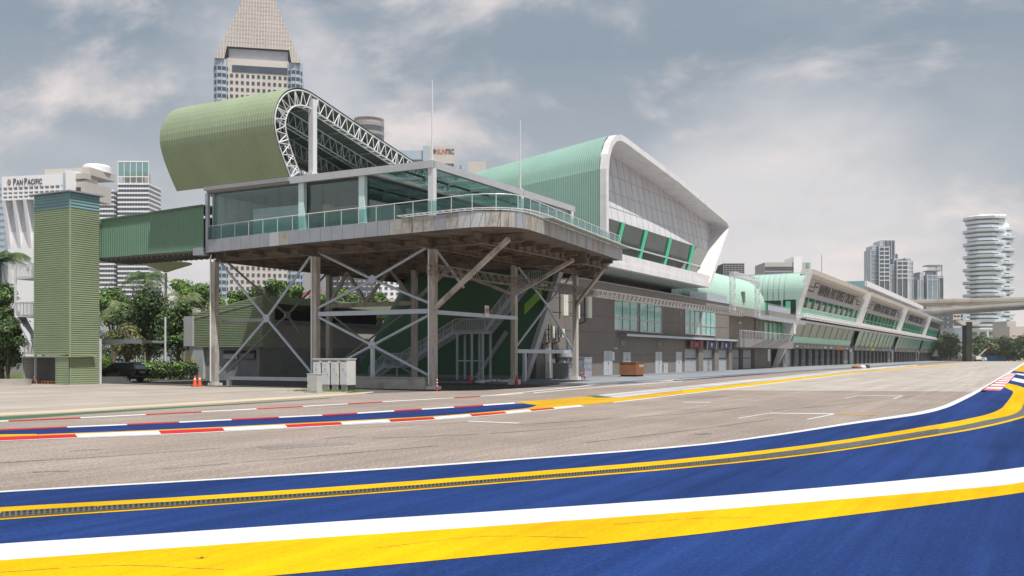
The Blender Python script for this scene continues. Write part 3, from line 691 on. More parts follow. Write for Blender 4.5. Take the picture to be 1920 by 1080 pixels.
for tv in (-46.1, -49.8, -53.5, -57.1):
    mb = MB(); m = 'white_steel' if tv > -47 else 'galv'
    A = [(p.x, tv, p.y) for p in pr]; B = [(p.x, tv, p.y) for p in inn]
    mb.tube(A, .06, 6); mb.tube(B, .06, 6)
    mb.beam(A[0], B[0], .09)
    st = 2
    for i in range(0, len(pr)-st, st):
        mb.tube([A[i], B[i+1]], .038, 5); mb.tube([B[i+1], A[i+2]], .038, 5)
        if i % 6 == 0: mb.tube([A[i], B[i]], .05, 5)
    mb.build('truss', m, can)
    mb = MB(); B2 = [(p.x, tv-.5, p.y) for p in inn]; mb.tube(B2, .05, 5)
    for i in range(0, len(pr)-2, 2): mb.tube([B[i], B2[i+1]], .03, 4); mb.tube([B2[i+1], B[i+2]], .03, 4)
    mb.build('bottom_lattice', m, can)
for i in range(2, len(pr), 5):
    p = pr[i]; MB().tube([(p.x, -57.1, p.y), (p.x, -46.1, p.y)], .045, 5).build('purlin', 'galv' if i % 2 else 'rust_beam', can)
MB().box(53.7, 54.15, -46.32, -45.9, 14.8, 20.9).build('post', 'white_steel', can)
MB().box(53.5, 54.35, -46.4, -45.82, 15.2, 15.55).build('post_collar', 'white_steel', can)
MB().box(54.5, 80, -57.0, -56.6, 14.8, 16.6).build('back_wall', 'lounge_dark', can)
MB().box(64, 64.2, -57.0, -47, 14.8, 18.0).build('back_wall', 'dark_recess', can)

# ---------------------------------------------------------------- stair tower with footbridge
def corr_h(mb, pts, za, zb_, pitch=.17, d=.045):       # horizontal corrugation round a plan loop; pts with outward offsets
    n = max(1, int((zb_-za)/pitch)); rows = []
    for k in range(n):
        z = za+(zb_-za)*k/n; pz = (zb_-za)/n
        for f, o in ((0, 0), (.25, 1), (.6, 1), (.85, 0)): rows.append((z+f*pz, o*d))
    rows.append((zb_, 0))
    return rows
def corrwall(p, q, za, zb_, out, pitch=.17, d=.045):   # p,q plan points (u,v); out outward unit (du,dv)
    mb = MB(); R = corr_h(mb, None, za, zb_, pitch, d)
    mb.grid([[(p[0]+out[0]*o, p[1]+out[1]*o, z), (q[0]+out[0]*o, q[1]+out[1]*o, z)] for z, o in R]); return mb
tw = thing('stair_tower', 'tall olive corrugated stair tower with a blue louvre band under its cap', 'tower', uv(49.8, -68))
u0, u1, va, vb = 48.5, 51.15, -70.1, -65.8; zt = 15.0
for p, q, o, lo_ in (((u0, va), (u0, vb), (-1, 0), 2.3), ((u0, vb), (u1, vb), (0, 1), 0), ((u1, vb), (u1, va), (1, 0), 0), ((u1, va), (u0, va), (0, -1), 2.3)):
    corrwall(p, q, lo_, 13.75, o).build('cladding', 'olive_sheet', tw)
    corrwall(p, q, 13.75, zt, o, .24, .07).build('louvre_band', 'teal_louvre', tw)
MB().box(u0-.05, u0+.06, vb-.06, vb+.06, 0, 13.78).build('corner_trim', 'olive_trim', tw)
MB().box(u0-.05, u0+.06, vb-.06, vb+.06, 13.78, zt).build('corner_trim', 'teal_louvre', tw)
MB().box(u0-.05, u0+.03, va-.05, va+.05, 2.3, zt-1).build('corner_trim', 'olive_trim', tw)
MB().box(u0-.3, u1+.3, va-.35, vb+.3, zt, zt+.10).build('cap', 'fascia', tw)
MB().box(u1-.02, u1+.12, vb-.02, vb+.14, 0, 3.6).build('corner_post', 'white_steel', tw)
sh = thing('service_shed', 'low olive corrugated lean-to shed with dark open front at the stair tower foot', 'shed', uv(48.3, -69))
s0, sa, sb, sm = 48.18, -71.2, -65.45, -67.0
MB().prism([(s0-.12, sa-.1, 2.13), (s0-.12, sb+.04, 2.13), (50.6, sb+.04, 2.2), (50.6, sa-.1, 2.2)], [(s0-.12, sa-.1, 2.2), (s0-.12, sb+.04, 2.2), (50.6, sb+.04, 2.27), (50.6, sa-.1, 2.27)]).build('roof', 'olive_trim', sh, recalc=True)
corrwall((s0, sm), (s0, sb), 0, 2.12, (-1, 0)).build('front_panel', 'olive_sheet', sh)
corrwall((50.5, sa+.05), (s0+.1, sa+.05), 0, 2.12, (0, 1), .12, .03).build('side_panel', 'pale_grey', sh)
MB().box(s0, 50.5, sa-.02, sa+.02, 0, 2.12).build('side_panel', 'olive_trim', sh)
MB().box(s0, 50.5, sm-.04, sm, 0, 2.12).build('side_panel', 'grey_wall', sh)
MB().box(50.45, 50.5, sa, sm, 0, 2.12).build('back_panel', 'grey_wall', sh)
MB().box(s0-.03, s0+.03, sa-.03, sa+.05, 0, 2.12).build('post', 'olive_trim', sh)
MB().box(s0-.03, s0+.03, sm-.05, sm+.03, 0, 2.12).build('post', 'olive_trim', sh)
c = MB().box(50.15, 50.43, -69.4, -68.2, 1.15, 1.75).build('meter_box', 'cabinet_white', sh)
MB().box(50.14, 50.155, -68.82, -68.78, 1.15, 1.75).build('door_gap', 'mark_dark', c)
MB().box(50.2, 50.43, -69.0, -68.3, .85, 1.02).build('junction_box', 'cabinet_grey', sh)
MB().tube([(50.2, -69.8, 0), (50.2, -69.8, 1.1)], .04).build('pipe', 'galv', sh)
for k, (vv, m) in enumerate(((-68.7, 'crate'), (-67.8, 'crate'))):
    t = thing('timber_pallet', 'orange brown timber pallet left of the other inside the olive shed' if k == 0 else 'orange brown timber pallet against the side panel inside the olive shed', 'pallet', uv(48.6, vv), 'pallets lying in the shed')
    for zz in (.02, .2):
        mb = MB()
        for j in range(4): mb.box(48.35+.14*j, 48.45+.14*j, vv-.4, vv+.4, zz, zz+.05)
        mb.build('boards', m, t)
    mb = MB()
    for j in (-.36, 0, .36): mb.box(48.35, 48.87, vv+j-.04, vv+j+.04, .07, .2)
    mb.build('bearers', m, t)
t = thing('folding_trestle', 'small red brown folding trestle in the mouth of the shed', 'trestle', uv(48.4, -69.8))
for a, b in (((48.3, -70.3, 0), (48.3, -69.9, .6)), ((48.3, -69.5, 0), (48.3, -69.9, .6)), ((48.6, -70.3, 0), (48.5, -69.9, .6)), ((48.6, -69.5, 0), (48.5, -69.9, .6))): MB().beam(a, b, .04).build('leg', 'logo_brown', t)
MB().beam((48.3, -70.1, .28), (48.3, -69.7, .28), .03).build('brace', 'logo_brown', t)
fb = thing('footbridge', 'long enclosed green ribbed footbridge joining the stair tower to the lounge', 'footbridge', uv(52.5, -61, 10))
mb = MB(); n = 56; rows = []
for k in range(n):
    a = -66.6+12.2*k/n; w = 12.2/n
    for f, o in ((0, 0), (.12, 1), (.3, 1), (.42, 0)): rows.append((a+f*w, o*.04))
rows.append((-54.4, 0))
mb.grid([[(51.35-o, v_, 10.12), (51.35-o, v_, 13.1+.03*(v_+65.7))] for v_, o in rows]); mb.build('side_cladding', 'bridge_green', fb)
MB().box(51.4, 54.4, -66.6, -54.4, 9.98, 10.12).build('floor', 'bridge_under', fb)
mb = MB()
for k in range(20): mb.box(51.4, 54.4, -65.9+.58*k, -65.8+.58*k, 9.82, 9.98)
mb.build('floor_ribs', 'bridge_under', fb)
MB().prism([(51.2, -65.7, 13.1), (54.5, -65.7, 13.1), (54.5, -54.4, 13.4), (51.2, -54.4, 13.4)], [(51.2, -65.7, 13.22), (54.5, -65.7, 13.22), (54.5, -54.4, 13.52), (51.2, -54.4, 13.52)]).build('roof', 'green_trim', fb, recalc=True)
MB().box(54.4, 54.45, -65.7, -54.4, 10.12, 13.1).build('side_cladding', 'bridge_green', fb)
MB().box(51.1, 51.9, -55.25, -54.45, 9.75, 10.3).build('bearing_box', 'fascia', fb)
# balcony stair left of the tower
bs = thing('balcony_stair', 'white steel balcony stair climbing the far side of the olive stair tower', 'staircase', uv(49.5, -71.8))
for k, (za, v0_) in enumerate(((8.6, -73.4), (5.5, -73.3), (2.45, -72.3))):
    L_ = MB().box(49.0, 50.6, v0_, -70.2, za-.1, za).build('landing', 'white_steel', bs)
    mb = MB(); q = [(49.0, v0_), (49.0, -70.3)]
    for a, b in (((49.0, v0_), (49.0, -70.3)), ((49.0, v0_), (50.6, v0_))):
        n = int(math.dist(a, b)/.14)
        for j in range(n+1): x = a[0]+(b[0]-a[0])*j/n; y = a[1]+(b[1]-a[1])*j/n; mb.beam((x, y, za), (x, y, za+1.08), .028)
        mb.beam((*a, za+1.1), (*b, za+1.1), .05); mb.beam((*a, za+.1), (*b, za+.1), .04)
    mb.build('railing', 'white_steel', L_)
for vv, top in ((-73.35, 9.7), (-70.75, 9.7)): MB().box(48.95, 49.1, vv-.07, vv+.07, 0 if vv > -72 else 5.4, top).build('post', 'white_steel', bs)
MB().box(50.4, 50.55, -71.9, -71.75, 0, 8.6).build('post', 'white_steel', bs)
MB().beam((49.3, -73.2, 5.5), (49.3, -70.6, 2.5), .9, .12).build('flight', 'galv', bs)

# ---------------------------------------------------------------- leaning green wall and staircase under the terrace
gw = thing('green_wall', 'tall dark green leaning smooth wall behind the staircase under the terrace', 'wall', uv(79, -50))
nb = []; 
def plan(z):
    t = z/9.7; sh_ = 6.9*t; r = 2.6*(1) ; L = -60.8+7.4*t; R = -40.1+4.0*t; pts = []
    uf = 75.6-1.2*t
    for k in range(9):
        a = math.pi/2*k/8; pts.append((uf+r-r*math.sin(a), L+r-r*math.cos(a), z))
    return pts+[(uf, R, z), (uf+.25, R, z), (uf+2.6, R-2.6, z)]
MB().grid([plan(z) for z in (0.35, 2, 4, 6, 8, 9.8)]).build('wall_face', 'green_wall', gw, smooth=False)
MB().grid([[(p[0]-.03, p[1]-.03, p[2]) for p in plan(z)] for z in (0, .45)]).build('kick_band', 'grey_wall', gw)
MB().beam((75.4, -40.0, .2), (74.3, -36.0, 9.7), .55, .5).build('edge_beam', 'roof_edge', gw)
MB().beam((75.3, -45.0, .2), (74.9, -41.6, 4.4), .32, .3).build('edge_brace', 'roof_edge', gw)
MB().beam((78.1, -61.0, .2), (76.9, -53.6, 9.7), .25, .3).build('edge_beam', 'grey_wall', gw)
st = thing('steel_staircase', 'grey steel staircase with barred railings rising beneath the terrace', 'staircase', uv(72, -46))
def flight(u, w, p, q, name='flight'):
    (v0, z0_), (v1, z1_) = p, q
    f = MB(); f.beam((u, v0, z0_), (u, v1, z1_), .06, .26); f.beam((u+w, v0, z0_), (u+w, v1, z1_), .06, .26)
    f = f.build(name, 'steel_blue', st)
    n = int(abs(z1_-z0_)/.18); mb = MB()
    for k in range(n+1):
        t = k/n; v = v0+(v1-v0)*t; z = z0_+(z1_-z0_)*t; mb.box(u+.03, u+w-.03, v-.13, v+.13, z+.02, z+.06)
    mb.build('treads', 'galv', f)
    for uu in (u, u+w):
        mb = MB(); n = int(math.hypot(v1-v0, z1_-z0_)/.17)
        for k in range(n+1):
            t = k/n; mb.beam((uu, v0+(v1-v0)*t, z0_+(z1_-z0_)*t+.1), (uu, v0+(v1-v0)*t, z0_+(z1_-z0_)*t+1.1), .03 if k % 6 else .06)
        mb.beam((uu, v0, z0_+1.12), (uu, v1, z1_+1.12), .05); mb.beam((uu, v0, z0_+.2), (uu, v1, z1_+.2), .04)
        mb.build('railing', 'galv', f)
def landing(u, w, v0, v1, z):
    L_ = MB().box(u-.05, u+w+.05, v0, v1, z-.2, z).build('landing', 'steel_blue', st)
    mb = MB()
    for uu in (u, u+w):
        n = int((v1-v0)/.16)
        for k in range(n+1): mb.beam((uu, v0+(v1-v0)*k/n, z), (uu, v0+(v1-v0)*k/n, z+1.08), .03)
        mb.beam((uu, v0, z+1.12), (uu, v1, z+1.12), .05); mb.beam((uu, v0, z+.12), (uu, v1, z+.12), .04)
    mb.build('railing', 'galv', L_)
flight(71.0, 1.3, (-54.0, .1), (-52.2, 1.35)); landing(71.0, 1.3, -52.2, -50.4, 1.35); flight(71.0, 1.3, (-50.4, 1.35), (-44.6, 4.35))
landing(71.0, 1.3, -44.6, -41.6, 4.35); flight(71.0, 1.3, (-41.6, 4.35), (-37.9, 8.3)); landing(71.0, 1.3, -37.9, -36.2, 8.3)
for uu in (71.0, 72.3):
    for vv in (-44.4, -42.9, -41.8): MB().box(uu-.08, uu+.08, vv-.08, vv+.08, 0, 4.15).build('post', 'steel_blue', st)
MB().box(70.95, 71.05, -44.4, -41.8, 1.75, 1.87).build('post_tie', 'steel_blue', st)
MB().box(71.5, 71.6, -51.3, -51.15, 0, 1.15).build('post', 'steel_blue', st)
MB().add([(73.2, -38.9, 6.7), (73.2, -37.2, 8.2), (73.2, -37.2, 7.3), (73.2, -38.9, 5.8)], [(0, 1, 2, 3)]).build('lime_panel', 'lime', st)  # slanted panel in plain lime green
ns_ = thing('warning_sign', 'square white sign with a red ring fixed on the steel cross beam', 'sign', uv(60.3, -35.1, 5.3))
MB().box(60.0, 60.55, -35.16, -35.12, 5.1, 5.9).build('panel', 'mark_white', ns_)
mb = MB(); C = uv(60.27, -35.10, 5.55); a = uv(1, 0)-uv(0, 0); b = Vector((0, 0, 1))
mb.add([C+(a*math.cos(t)*r_/1+b*math.sin(t)*r_) for r_ in (.19, .24) for t in [2*math.pi*k/20 for k in range(20)]], [(k, (k+1) % 20, 20+(k+1) % 20, 20+k) for k in range(20)]); mb.build('ring', 'sign_red', ns_)
mb = MB(); mb.beam((60.15, -35.10, 5.45), (60.4, -35.10, 5.65), .04, .01); mb.box(60.2, 60.3, -35.105, -35.10, 5.42, 5.66); mb.build('symbol', 'mark_dark', ns_)
# ---------------------------------------------------------------- long lattice cable gantry
ga_ = thing('lattice_gantry', 'long galvanised lattice cable gantry running along the brown facade', 'gantry', uv(90, -34.9, 7.9))
for a, b in ((52.2, 78), (78, 103), (103, 128)): MB().truss((a+.05, -34.75, 7.9), (b-.05, -34.75, 7.9), .5, .62, .55, .035).build('lattice_beam', 'lattice_dark' if a < 78 else 'lattice_grey', ga_)
MB().truss((128, -36, 8.2), (128, -36, 13.7), .6, .6, .6, .04).build('lattice_post', 'white_steel', ga_)
MB().truss((128.4, -36, 13.4), (141, -36, 13.4), .6, .6, .6, .04).build('lattice_beam', 'white_steel', ga_)
MB().truss((141.3, -36, 8.0), (141.3, -36, 13.7), .6, .6, .6, .04).build('lattice_post', 'white_steel', ga_)
MB().truss((141.7, -36, 8.1), (184, -38, 8.4), .5, .6, .6, .035).build('lattice_beam', 'galv', ga_)
for u_ in (84, 96, 110, 124): MB().beam((u_, -40, 8.2), (u_, -34.9, 7.9), .09).build('bracket', 'galv', ga_)
# ---------------------------------------------------------------- brown service building along the apron
bb = thing('paddock_building', 'brown grey paddock building with tinted windows and steel doors facing the apron', 'building', uv(110, -40))
U0, U1 = 77.6, 140.4; G = .15
def bx(name, m, u0, u1, v0, v1, z0, z1, parent=None): return MB().box(u0, u1, v0, v1, z0, z1).build(name, m, parent or bb)
bx('wall', 'brown_wall', U0, U1, -52, -40, G-.1, 9.2)
bx('upper_wall', 'brown_wall', U0+8, 122, -52, -42.6, 9.9, 11.2)
bx('parapet', 'brown_band', U0-.1, U1+.1, -52.1, -39.6, 9.2, 9.9)
bx('parapet_edge', 'roof_edge', U0-.15, U1+.15, -52.2, -39.45, 9.9, 9.98)
for z in (2.35, 4.7, 6.4): bx('panel_joint', 'mark_dark', U0, 121.5 if z < 4 else U1, -40.0, -39.985, z, z+.03)
def wx(x, v=-40): return wall(x, 660, v)[0]
def wz(x, y, v=-40): return wall(x, y, v)[1]
def window(x0, x1, z0, z1, ncol, parent=bb, v=-40, m='window_blue'):
    a, b = wx(x0), wx(x1)
    fr = MB(); t = .12
    fr.box(a-t, b+t, v, v+.10, z0-t, z0); fr.box(a-t, b+t, v, v+.10, z1, z1+t); fr.box(a-t, a, v, v+.10, z0, z1); fr.box(b, b+t, v, v+.10, z0, z1)
    zm = z0+(z1-z0)*.38; fr.box(a, b, v, v+.12, zm-.08, zm+.08)
    w = MB().box(a, b, v, v+.03, z0, z1).build('window', m, parent)
    fr.build('frame', 'roof_edge', w)
    mb = MB()
    for k in range(1, ncol): c = a+(b-a)*k/ncol; mb.box(c-.035, c+.035, v+.03, v+.07, z0, z1)
    mb.build('mullion', 'mark_dark', w)
window(1151.5, 1194.5, 5.15, 8.35, 3); window(1199.5, 1239.5, 5.1, 8.35, 3); window(1284, 1311, 5.2, 8.45, 3); window(1315, 1340, 5.2, 8.45, 3)
a, b = wx(1157), wx(1377)
c = bx('canopy_ledge', 'brown_band', a, b, -40, -38.9, 4.42, 4.62); bx('ledge_trim', 'steel_blue', a, b, -38.9, -38.82, 4.40, 4.66, c)
bx('wall_vent', 'taupe', wx(1163), wx(1172), -40, -39.93, 3.3, 4.0); bx('wall_vent', 'taupe', wx(1232), wx(1239), -40, -39.93, 3.3, 4.0); bx('wall_vent', 'taupe', wx(1273), wx(1277), -40, -39.93, 7.3, 8.0)
def door(x0, x1, z0, z1, n=2, m='door_grey', louvre=0):
    a, b = wx(x0), wx(x1); d = MB().box(a, b, -40, -39.92, G+z0, z1).build('door', m, bb)
    mb = MB(); t = .05; mb.box(a-t, a, -40, -39.9, G+z0, z1+t); mb.box(b, b+t, -40, -39.9, G+z0, z1+t); mb.box(a, b, -40, -39.9, z1, z1+t); mb.build('frame', 'roof_edge', d)
    if n == 2: MB().box((a+b)/2-.012, (a+b)/2+.012, -39.92, -39.91, G+z0, z1).build('leaf_gap', 'mark_dark', d)
    MB().box((a+b)/2+.06, (a+b)/2+.12, -39.92, -39.87, G+z0+(z1-z0)*.42, G+z0+(z1-z0)*.5).build('handle', 'mark_dark', d)
    if louvre:
        mb = MB()
        for k in range(louvre): z = G+.25+k*(z1-.5)/louvre; mb.box(a+.12, b-.12, -39.92, -39.90, z, z+.06)
        mb.build('louvre', 'mark_grey', d)
    return d
door(1021.5, 1031, .0, 2.95, 1, louvre=20); d = door(1131, 1146.5, .05, 2.72); door(1167.5, 1181, .9, 2.6); door(1228, 1240, 0, 2.68); door(1243, 1250.5, 0, 1.35); door(1266.5, 1277, 0, 2.72, 1)
bx('notice', 'mark_white', wx(1147.2), wx(1151.5), -40, -39.95, 1.75, 2.65)
bx('wall_lamp', 'mark_white', wx(1148), wx(1151), -40, -39.6, 3.0, 3.12)
# tenant boards above the first roller doors
def rdoor(parent, u0, u1, z1, v=-40, m='shutter'):
    d = MB(); n = int((z1-G)/.16)
    R = []
    for k in range(n):
        z = G+(z1-G)*k/n; h = (z1-G)/n
        R += [(z, 0), (z+h*.3, .03), (z+h*.7, .03)]
    R.append((z1, 0)); d.grid([[(u0, v+.03+o, z), (u1, v+.03+o, z)] for z, o in R]); d = d.build('roller_door', m, parent)
    MB().box(u0, u1, v+.05, v+.08, G+(z1-G)*.55, G+(z1-G)*.60).build('vent_strip', 'mark_dark', d)
    MB().box(u0-.1, u0, v, v+.12, G, z1).build('guide_rail', 'roof_edge', d); MB().box(u1, u1+.1, v, v+.12, G, z1).build('guide_rail', 'roof_edge', d)
    return d
for x0, x1 in ((1283.5, 1303), (1313, 1333), (1342.5, 1360)): rdoor(bb, wx(x0), wx(x1), 3.15)
for x0, x1 in ((1303.8, 1312), (1334, 1341.5), (1361, 1366.5)): bx('pier', 'brown_wall', wx(x0), wx(x1), -40, -39.5, 0.1, 4.4)
def board(name, label, x0, x1, base, mark, side, k):
    t = thing(name, label, 'sign', uv(wx((x0+x1)/2), -39.6, 3.6))
    a, b = wx(x0), wx(x1)
    MB().box(a, b, -39.42, -39.36, 3.2, 4.25).build('panel', base, t)
    for c in (a+.3, b-.9): MB().add([(c, -39.35, 3.2), (c+.5, -39.35, 3.2), (c+.9, -39.35, 4.25), (c+.4, -39.35, 4.25)], [(0, 1, 2, 3)]).build('slanted_bar', side, t)
    m_ = (a+b)/2
    if k == 0: MB().box(m_-.7, m_+.7, -39.355, -39.35, 3.5, 3.95).build('emblem', mark, t)
    else:
        MB().add([(m_-.35, -39.35, 3.7), (m_, -39.35, 3.42), (m_+.35, -39.35, 3.7), (m_+.25, -39.35, 4.05), (m_-.25, -39.35, 4.05)], [(0, 1, 2, 3, 4)]).build('emblem', mark, t)
board('door_board', 'black board with red marks over the first roller door', 1285, 1309, 'banner_black', 'banner_red', 'banner_red', 0)
board('door_board', 'navy board with white emblem over the middle one of three roller doors with boards', 1315, 1337, 'banner_navy', 'mark_white', 'banner_gold', 1)
board('door_board', 'navy board with white emblem nearest the projecting balcony', 1343, 1364, 'banner_navy', 'mark_white', 'banner_gold', 1)
# balcony wing
u2, u3 = 140.5, 184.0
bw = thing('balcony_wing', 'low brown wing with a rounded mint sheet roof and projecting balcony', 'building', uv(160, -42))
def bq(name, m, u0, u1, v0, v1, z0, z1, parent=None): return MB().box(u0, u1, v0, v1, z0, z1).build(name, m, parent or bw)
bq('wall', 'taupe', u2, 174.6, -70, -42.0, .05, 4.9); bq('upper_wall', 'taupe', u2, u3, -70, -42.0, 4.9, 9.0)
bq('parapet', 'brown_band', u2, 163, -70, -40.2, 8.6, 9.9); bq('parapet', 'brown_band', 163.1, u3, -70, -39.6, 8.6, 10.0)
bq('balcony', 'brown_band', u2+.2, 176, -42, -38.4, 3.55, 4.9); 
mb = MB()
for k in range(40): mb.beam((u2+.4+k*.89, -38.5, 4.9), (u2+.4+k*.89, -38.5, 6.1), .05)
mb.beam((u2+.3, -38.5, 6.1), (176, -38.5, 6.1), .07); mb.build('railing', 'white_steel', bw)
def wx2(x, v): return wall(x, 660, v)[0]
a, b = wx2(1429, -41.9), wx2(1464, -41.9)
w = bq('window', 'lower_glass', a, b, -41.95, -41.8, 4.9, 8.2)
for k, c in enumerate((a+.2, a+(b-a)*.28, a+(b-a)*.5, a+(b-a)*.78, b-.3)): bq('mullion', 'mullion_green', c, c+.6, -41.8, -41.6, 4.9, 8.3, w)
bq('louvre_panel', 'taupe', wx2(1415, -41.9), wx2(1428, -41.9), -41.99, -41.7, 5.4, 8.4)
MB().lathe((wx2(1385, -41.9), -41.8, 7.4), [(.15, 0), (.3, .1), (.3, .3), (.1, .4)], 10).build('wall_lamp', 'mark_white', bw)
for x0, x1, m in ((1370, 1383.5, 'shutter'), (1392, 1407, 'shutter')): rdoor(bw, wx2(x0, -42), wx2(x1, -42), 3.2, -42)
for x0, x1 in ((1384.5, 1391), (1408, 1413)): bq('dark_pier', 'shutter_dark', wx2(x0, -42), wx2(x1, -42), -42, -41.8, .1, 3.3)
bq('slot_window', 'post_cyan', wx2(1439, -42), wx2(1443, -42), -42, -41.9, 1.3, 3.5)
bq('white_fin', 'box_white', 182.4, 183.9, -42, -39.6, 6.4, 9.4)
# rounded mint roof: barrel lying along the building
rows = []; arc = [(-41.2+1.2*0, 9.95)]+[(-41.2+0.0, 10.6)]+[(-47+5.8*math.cos(t), 10.6+5.2*math.sin(t)) for t in [math.pi/2*k/12 for k in range(1, 13)]]+[(-60, 15.2)]
k = 0; uu = 118.0
while uu < 166.5:
    for f, o in ((0, 0), (.18, .07), (.36, 0)): rows.append([(uu+f, v+o, z+o) for v, z in arc])
    uu += 1.1
rows.append([(166.6, v, z) for v, z in arc])
MB().grid(rows).build('barrel_roof', 'mint_sheet', bw)
mb = MB(); mb.add([(166.6, v, z) for v, z in arc]+[(166.6, -60, 9.95)], [tuple(range(len(arc)+1))]); mb.build('roof_end', 'mint', bw)
bq('roof_hatch', 'green_trim', 152.2, 153.2, -41.4, -41.0, 10.9, 12.6)
for z, u_a, u_b in ((10.0, 122, 139), (10.05, 164, 181)):
    mb = MB(); n = int((u_b-u_a)/.5)
    for k in range(n+1): mb.beam((u_a+k*.5, -40.0, z), (u_a+k*.5, -40.0, z+1.25), .05)
    mb.box(u_a, u_b, -40.05, -40.0, z, z+.95); mb.build('terrace_screen', 'steel_blue', bw)
# ---------------------------------------------------------------- cantilevered white box with green barrel roof
cb = thing('hospitality_box', 'white framed hospitality box with slanting windows and ribbed mint barrel roof', 'building', uv(105, -45, 9.9))
op = [(85.6, 10.95)]+[(85.0, 11.6), (84.95, 16), (84.95, 20.3), (85.3, 21.8), (86.1, 23.1), (87.3, 24.0), (88.8, 24.35), (90.3, 24.3), (98, 23.66), (107, 22.9), (117, 21.75), (126.3, 20.7), (127.5, 20.1), (127.5, 19.2), (119.6, 12.0), (118.4, 10.95)]
def inset(P, d):
    n = len(P); out = []
    for i in range(n):
        a, b, c = Vector(P[i-1]), Vector(P[i]), Vector(P[(i+1) % n])
        d1 = (b-a).normalized(); d2 = (c-b).normalized(); n1 = Vector((d1.y, -d1.x)); n2 = Vector((d2.y, -d2.x)); nn = (n1+n2).normalized()
        out.append(tuple(b+nn*d/max(.5, nn.dot(n1))))
    return out
ip = inset(op, .6)
if min(p[0] for p in ip) < 84.95: ip = inset(op, -.6)
n = len(op); vF, vB = -36.2, -39.5
vG = -36.9
def pwv(z): return -38.1-max(0, z-16.2)*.16
mb = MB(); P = [(u, vF, z) for u, z in op]+[(u, vF, z) for u, z in ip]+[(u, vB, z) for u, z in ip]+[(u, vG, z) for u, z in op]
mb.add(P, [(i, (i+1) % n, n+(i+1) % n, n+i) for i in range(n)]+[(n+i, n+(i+1) % n, 2*n+(i+1) % n, 2*n+i) for i in range(n)]+[(3*n+i, 3*n+(i+1) % n, (i+1) % n, i) for i in range(n)])
mb.build('frame', 'box_white', cb, recalc=False)
# recessed panel wall above the window strip
zs, ze = 12.45, 16.2
top = [p for p in ip if p[1] > ze]
def onright(z):                        # inner right edge at height z
    for i in range(n):
        a, b = ip[i], ip[(i+1) % n]
        if a[0] > 110 and min(a[1], b[1]) <= z <= max(a[1], b[1]) and a[1] != b[1]: return a[0]+(b[0]-a[0])*(z-a[1])/(b[1]-a[1])
xl = ip[2][0]; xr_ = onright(ze); xb = onright(zs)
PW = [(xl, ze)]+top+[(xr_, ze)]
PW = sorted(PW, key=lambda p: -math.atan2(p[1]-19, p[0]-105))
mb = MB(); mb.add([(u, pwv(z), z) for u, z in PW], [tuple(range(len(PW)))]); mb.build('panel_wall', 'box_panel', cb)
mb = MB()
def topz(u):
    for a, b in zip(top, top[1:]):
        if a[0] <= u <= b[0]: return a[1]+(b[1]-a[1])*(u-a[0])/(b[0]-a[0])
    return ze
for z in (17.6, 19.3, 21.2):
    ur = onright(z) if z < 19.9 else max([u/2 for u in range(180, 254) if topz(u/2) > z])
    mb.beam((xl, pwv(z)+.02, z), (ur, pwv(z)+.02, z), .03, .05)
for k in range(22):
    u = xl+1.8*(k+1)
    if topz(u) > ze+.3 and u < xr_: zt2 = min(topz(u), 23.2); mb.beam((u, pwv(ze)+.02, ze), (u, pwv(zt2)+.02, zt2), .03, .03)
mb.build('panel_joints', 'joint_grey', cb)
mb = MB(); mb.add([(xl, -38.5, zs), (xb, -38.5, zs), (xr_, -37.9, ze), (xl, -37.9, ze)], [(0, 1, 2, 3)]); wn = mb.build('window_strip', 'box_glass', cb)
cuts = [wx2(x, -37.9) for x in (1163, 1207, 1253, 1296, 1330)]
for c in cuts: MB().beam((c-.3, -38.4, zs), (c+.55, -37.75, ze), .30, .2).build('mullion', 'mullion_green', wn)
MB().beam((xl, -38.2, zs+1.45), (xr_-1.2, -38.2, zs+1.45), .1, .16).build('transom', 'roof_edge', wn)
mb = MB(); mb.add([(ip[0][0], -36.3, 11.5), (xb-.6, -36.3, 11.5), (xb, -36.3, zs), (xl, -36.3, zs), (xl, -38.4, zs), (xb, -38.4, zs)], [(0, 1, 2, 3), (3, 2, 5, 4)]); mb.build('sill', 'box_white', cb)
# barrel body
def bodyz(z, v): return z-(.145*(-36.9-v))*max(0, (z-11)/13.0)
roofp = [Vector(p) for p in op[1:14]]
rp = roofp[:2]+[Vector(p) for p in cr([tuple(p) for p in roofp[2:8]], 5)]+roofp[8:]
rows = []; v = -62.0
nr = 70
for k in range(nr):
    va_ = -54+(17.1)*k/nr; w = 17.1/nr
    for f, o in ((0, 0), (.25, .018), (.5, .018), (.75, 0)):
        vv = va_+f*w; rows.append([(p.x+nrm(rp, i).x*o*1, vv, bodyz(p.y+nrm(rp, i).y*o, vv)) for i, p in enumerate(rp)])
MB().grid(rows).build('barrel_roof', 'mint', cb)
MB().box(85.5, 118.6, -54, -36.9, 10.95, 11.3).build('soffit', 'soffit', cb)
mb = MB(); mb.add([(p.x, -54, bodyz(p.y, -54)) for p in rp]+[(118.4, -54, 11)], [tuple(range(len(rp)+1))]); mb.build('rear_wall', 'mint', cb)
mb = MB(); mb.add([(127.45, -36.9, 19.2), (119.55, -36.9, 12.0), (119.55, -54, 12.0), (127.45, -54, 18.2), (118.4, -36.9, 10.96), (118.4, -54, 10.96)], [(0, 1, 2, 3), (1, 4, 5, 2)]); mb.build('end_wall', 'mint', cb)

